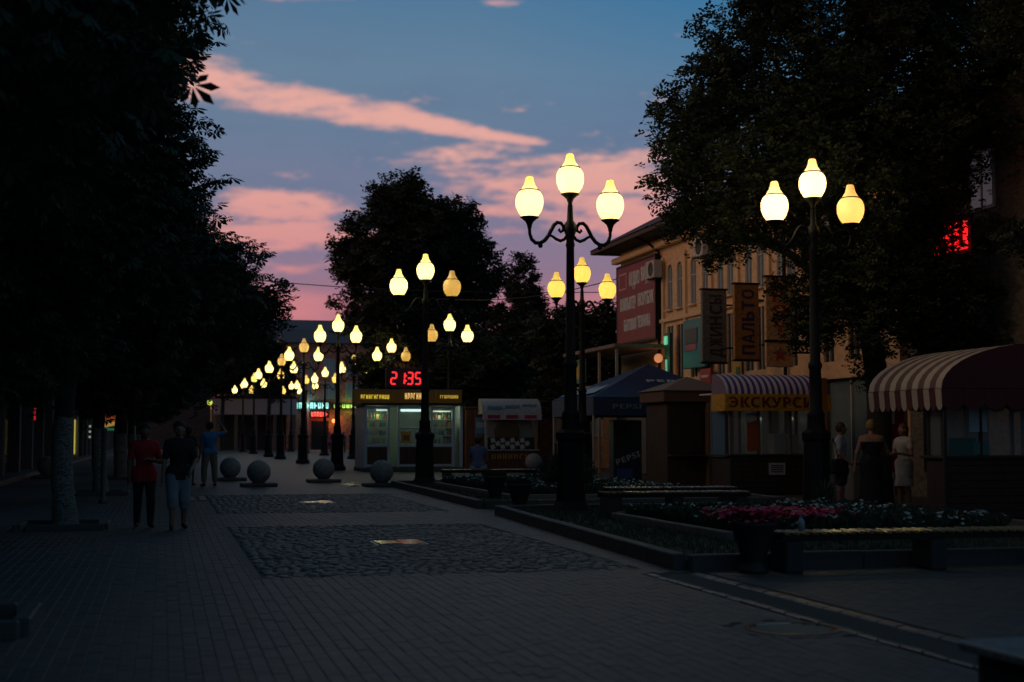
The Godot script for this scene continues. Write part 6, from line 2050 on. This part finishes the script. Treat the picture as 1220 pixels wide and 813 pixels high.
	if wear.has("legs"):
		var g2 := 0.01
		var ll: float = wear.get("leglen", 1.0)
		var pb := [grown(pelvis, g2)]
		for k in ["l", "r"]:
			if ll > 0.5:
				pb.append(grown(limb["thigh" + k], g2 + wear.get("loose", 0.0)))
				var c: Array = limb["shin" + k].duplicate()
				pb.append(grown(c, g2 + 0.004 + wear.get("loose", 0.0), (ll - 0.5) * 2.0 * 0.97))
				if ll > 0.7:
					pb.append(grown(limb["calf" + k], g2 + wear.get("loose", 0.0), (ll - 0.7) * 3.3))
			else:
				pb.append(grown(limb["thigh" + k], g2 + wear.get("loose", 0.0), ll * 2.0))
		part(wear.get("legsname", "trousers"), sdf_mesh(pb, [[Vector3.UP, hipy + 0.07 * h]], 0.0165), wear.legs, o)
	for k in ["l", "r"]:
		part("shoe", sdf_mesh([grown(limb["foot" + k], 0.006)], [[Vector3.DOWN, -(L["ankle" + k].y - 0.042 * h)]], 0.014), wear.get("shoes", M.black), o)
	return o

func people() -> void:
	var V := func(x, y, z): return Vector3(x, y, z)
	var down := Vector3(0, -1, 0)
	var stand := {"kneel": V.call(0.01, -0.245, 0.0), "anklel": V.call(0.005, -0.23, -0.01), "kneer": V.call(-0.01, -0.245, 0.0), "ankler": V.call(-0.005, -0.23, -0.01), "arml": [V.call(0.2, -1, 0.05), V.call(0.08, -1, 0.2)], "armr": [V.call(-0.2, -1, 0.05), V.call(-0.08, -1, 0.2)]}
	var walk := stand.duplicate()
	walk.merge({"kneel": V.call(0.005, -0.235, 0.07), "anklel": V.call(0.0, -0.235, 0.0), "kneer": V.call(-0.005, -0.245, -0.01), "ankler": V.call(0.0, -0.225, -0.075), "hip": 0.515}, true)
	var skin := Color(0.26, 0.14, 0.09)
	# the two walkers under the left trees
	var p1 := walk.duplicate()
	p1.merge({"arml": [V.call(0.3, -1, -0.05), V.call(-0.75, 0.15, 0.7)], "armr": [V.call(-0.25, -1, 0.0), V.call(-0.05, -1, 0.25)], "nod": -0.15}, true)
	person("person in a red shirt and dark leggings walking past the whitewashed trunk", Vector3(-0.27, 0.0, -22.7), 0.1, 1.6, p1, {"skin": Color(0.16, 0.085, 0.055), "hair": Color(0.02, 0.014, 0.01), "top": mat(Color(0.42, 0.01, 0.012), 0.8), "hem": 0.44, "flare": 0.09, "legs": mat(Color(0.012, 0.012, 0.016), 0.8), "leglen": 1.0, "long": 0.06})
	var p2 := walk.duplicate()
	p2.merge({"kneer": V.call(-0.005, -0.235, 0.07), "ankler": V.call(0.0, -0.235, 0.0), "kneel": V.call(0.005, -0.245, -0.01), "anklel": V.call(0.0, -0.225, -0.075), "arml": [V.call(0.35, -1, 0.1), V.call(-0.3, -0.5, 0.6)]}, true)
	var print := mat(Color(0.3, 0.34, 0.4), 0.8, "blotch", 9.0)
	var w2 := person("person in a black shirt and pale printed knee shorts walking beside the red shirt", Vector3(0.24, 0.0, -22.15), 0.05, 1.63, p2, {"skin": skin, "hair": Color(0.012, 0.01, 0.008), "top": mat(Color(0.012, 0.012, 0.014), 0.85), "hem": 0.46, "flare": 0.09, "legs": print, "leglen": 0.62, "loose": 0.018, "legsname": "shorts"})
	# the man in blue farther down, one arm raised to his head
	var p3 := stand.duplicate()
	p3.merge({"armr": [V.call(-0.9, 0.25, 0.1), V.call(0.6, 0.9, 0.1)], "kneel": V.call(0.03, -0.245, 0.0), "kneer": V.call(-0.03, -0.245, 0.0), "fat": 1.05}, true)
	person("man in a bright blue shirt and pale trousers with one hand raised to his head", Vector3(1.27, 0.0, -40.6), 3.4, 1.8, p3, {"skin": skin, "hair": Color(0.015, 0.012, 0.01), "top": mat(Color(0.03, 0.15, 0.36), 0.8), "legs": mat(Color(0.16, 0.14, 0.12), 0.8), "leglen": 0.9, "loose": 0.012})
	person("person in dark clothes standing beside the man in the blue shirt", Vector3(0.72, 0.0, -41.4), 2.6, 1.68, stand, {"skin": skin, "hair": Color(0.02, 0.014, 0.01), "top": mat(Color(0.03, 0.028, 0.03), 0.85), "legs": mat(Color(0.02, 0.02, 0.022), 0.85), "long": 0.1})
	# seated on the bench, back to the camera
	var p5 := stand.duplicate()
	p5.merge({"sit": true, "hip": 0.335, "kneel": V.call(0.04, 0.0, 0.235), "anklel": V.call(0.0, -0.245, 0.01), "kneer": V.call(-0.04, 0.0, 0.235), "ankler": V.call(0.0, -0.245, 0.01), "lean": 0.25, "arml": [V.call(0.25, -1, 0.4), V.call(-0.2, -0.3, 1)], "armr": [V.call(-0.25, -1, 0.4), V.call(0.2, -0.3, 1)], "fat": 1.08}, true)
	person("person in a slate blue shirt and white trousers sitting on a bench", Vector3(8.3, 0.0, -37.75), 2.9, 1.7, p5, {"skin": skin, "hair": Color(0.02, 0.014, 0.01), "top": mat(Color(0.1, 0.12, 0.22), 0.85), "legs": mat(Color(0.4, 0.4, 0.4), 0.8), "leglen": 0.95, "loose": 0.01})
	# the three women between the stalls
	var p6 := stand.duplicate()
	p6.merge({"armr": [V.call(-0.25, -1, 0.1), V.call(0.3, -0.6, 0.7)], "look": 0.5}, true)
	person("woman in a white top and dark skirt standing beside the blonde woman", Vector3(12.75, 0.0, -25.3), 0.9, 1.66, p6, {"skin": skin, "hair": Color(0.05, 0.025, 0.012), "top": mat(Color(0.38, 0.38, 0.4), 0.8), "hem": 0.55, "sleeve": 0.6, "legs": mat(Color(0.015, 0.016, 0.02), 0.85), "leglen": 0.4, "loose": 0.03, "legsname": "skirt"})
	var p7 := stand.duplicate()
	p7.merge({"arml": [V.call(0.35, -1, 0.0), V.call(0.1, -1, 0.25)], "armr": [V.call(-0.45, -0.9, 0.1), V.call(-0.3, -0.2, 1)], "fat": 1.22, "shoulder": 0.108}, true)
	person("blonde woman with her hair up in a long black strapless dress", Vector3(13.12, 0.0, -24.75), 2.9, 1.7, p7, {"skin": Color(0.34, 0.19, 0.12), "hair": Color(0.3, 0.19, 0.06), "bun": true, "top": mat(Color(0.01, 0.01, 0.011), 0.85), "hem": 0.07, "flare": 0.13, "sleeve": 0.0, "neckline": 0.765, "topname": "dress"})
	var p8 := stand.duplicate()
	p8.merge({"arml": [V.call(0.3, -1, 0.15), V.call(-0.6, 0.1, 0.9)], "armr": [V.call(-0.3, -1, 0.15), V.call(0.6, 0.1, 0.9)], "fat": 1.02}, true)
	person("woman in a pale knee-length dress with auburn hair, facing the other women", Vector3(14.05, 0.0, -25.2), -1.3, 1.64, p8, {"skin": skin, "hair": Color(0.09, 0.025, 0.012), "long": 0.09, "top": mat(Color(0.4, 0.38, 0.36), 0.8), "hem": 0.26, "flare": 0.12, "sleeve": 0.5, "topname": "dress"})
	# far down the street
	person("distant person in a pink shirt near the pink building's door", Vector3(13.8, 0.0, -122.0), 0.3, 1.7, stand, {"skin": skin, "hair": Color(0.02, 0.014, 0.01), "top": mat(Color(0.4, 0.06, 0.14), 0.8), "legs": mat(Color(0.03, 0.03, 0.04), 0.8)})
	person("distant person in dark blue near the pink building's door", Vector3(14.9, 0.0, -121.0), -0.5, 1.75, stand, {"skin": skin, "hair": Color(0.02, 0.014, 0.01), "top": mat(Color(0.03, 0.05, 0.12), 0.8), "legs": mat(Color(0.02, 0.02, 0.03), 0.8)})
	# bags
	var bag := thing("shoulder_bag", "black shoulder bag hanging at the white-topped woman's side", "bag", Vector3(12.52, 0.68, -25.1), 0.6)
	part("pouch", box_mesh(Vector3(0.32, 0.28, 0.14), 0.04), mat(Color(0.012, 0.014, 0.016), 0.5), bag, Vector3(0, 0.14, 0))
	var ss := ns()
	tube(ss, [Vector3(-0.14, 0.26, 0), Vector3(-0.08, 0.5, -0.02), Vector3(0.06, 0.68, -0.06), Vector3(0.1, 0.5, -0.02), Vector3(0.14, 0.26, 0)], [0.012], 6)
	part("strap", fin(ss), M.black, bag)
	var hb := thing("handbag", "small dark handbag hanging from the blonde woman's hand", "bag", Vector3(13.5, 0.4, -24.85), 0.3)
	part("pouch", box_mesh(Vector3(0.26, 0.22, 0.1), 0.03), M.black, hb, Vector3(0, 0.11, 0))
	ss = ns()
	tube(ss, [Vector3(-0.1, 0.2, 0), Vector3(-0.05, 0.34, 0), Vector3(0.05, 0.34, 0), Vector3(0.1, 0.2, 0)], [0.009], 6)
	part("handle", fin(ss), M.black, hb)

# ------------------------------------------------------------------ small things
func small_things() -> void:
	var st := ns()
	var pts := []
	for i in 17:
		var t := i / 16.0
		pts.append(Vector3(lerpf(-6.0, 20.0, t), lerpf(9.1, 8.0, t) - 1.2 * sin(PI * t) * 0.5, -62.0))
	tube(st, pts, [0.02], 5)
	var w := single("overhead_cable", fin(st), M.black, Vector3.ZERO, "thin black cable strung across the street below the clouds", "cable")
	st = ns()
	pts = []
	for i in 9:
		var t := i / 8.0
		pts.append(Vector3(lerpf(11.0, 17.1, t), lerpf(7.1, 7.5, t) - 0.35 * sin(PI * t), lerpf(-58.0, -51.9, t)))
	tube(st, pts, [0.02], 5)
	single("overhead_cable", fin(st), M.black, Vector3.ZERO, "thin cable running to the corner of the ochre shop building", "cable")
	var a := thing("slim_post", "slim dark post between the two whitewashed trunks", "post", Vector3(-1.2, 0, -31.0))
	st = ns()
	lathe(st, [Vector2(0, 0), Vector2(0.09, 0), Vector2(0.09, 0.06), Vector2(0.055, 0.1), Vector2(0.05, 1.5), Vector2(0.07, 1.54), Vector2(0, 1.6)], 12)
	part("shaft", fin(st), mat(Color(0.07, 0.07, 0.07), 0.6), a)
	var b := thing("light_post", "slim pale post beside the walkers' path", "post", Vector3(-1.0, 0, -53.0))
	st = ns()
	lathe(st, [Vector2(0, 0), Vector2(0.08, 0), Vector2(0.05, 0.08), Vector2(0.05, 1.75), Vector2(0, 1.78)], 12)
	part("shaft", fin(st), mat(Color(0.24, 0.22, 0.19), 0.7), b)
	# the nearest far-off lantern on the left
	var c := thing("hanging_lantern", "small yellow-green lantern among the far left leaves", "lantern", Vector3(3.4, 0, -110.0))
	st = ns()
	lathe(st, sphere_profile(0.2, 8), 12)
	part("lamp_globe", fin(st), glow(Color(0.7, 0.85, 0.1), 0.9), c, Vector3(0, 3.95, 0))
	part("post", box_mesh(Vector3(0.07, 3.75, 0.07)), M.iron, c, Vector3(0, 1.875, 0))
	lamp_light(c, Vector3(0, 3.95, 0), Color(1.0, 1.0, 0.5), 0.15, 0.1)
	var bt := thing("drink_bottle", "small clear bottle left standing on the long bench", "bottle", Vector3(6.45, 0.424, -13.7))
	st = ns()
	lathe(st, [Vector2(0, 0), Vector2(0.033, 0), Vector2(0.036, 0.09), Vector2(0.014, 0.13), Vector2(0, 0.13)], 12)
	part("body", fin(st), mat(Color(0.2, 0.3, 0.36), 0.25), bt)
	st = ns()
	lathe(st, [Vector2(0.015, 0.13), Vector2(0.016, 0.15), Vector2(0, 0.152)], 10)
	part("stopper", fin(st), mat(Color(0.06, 0.14, 0.3), 0.4), bt)
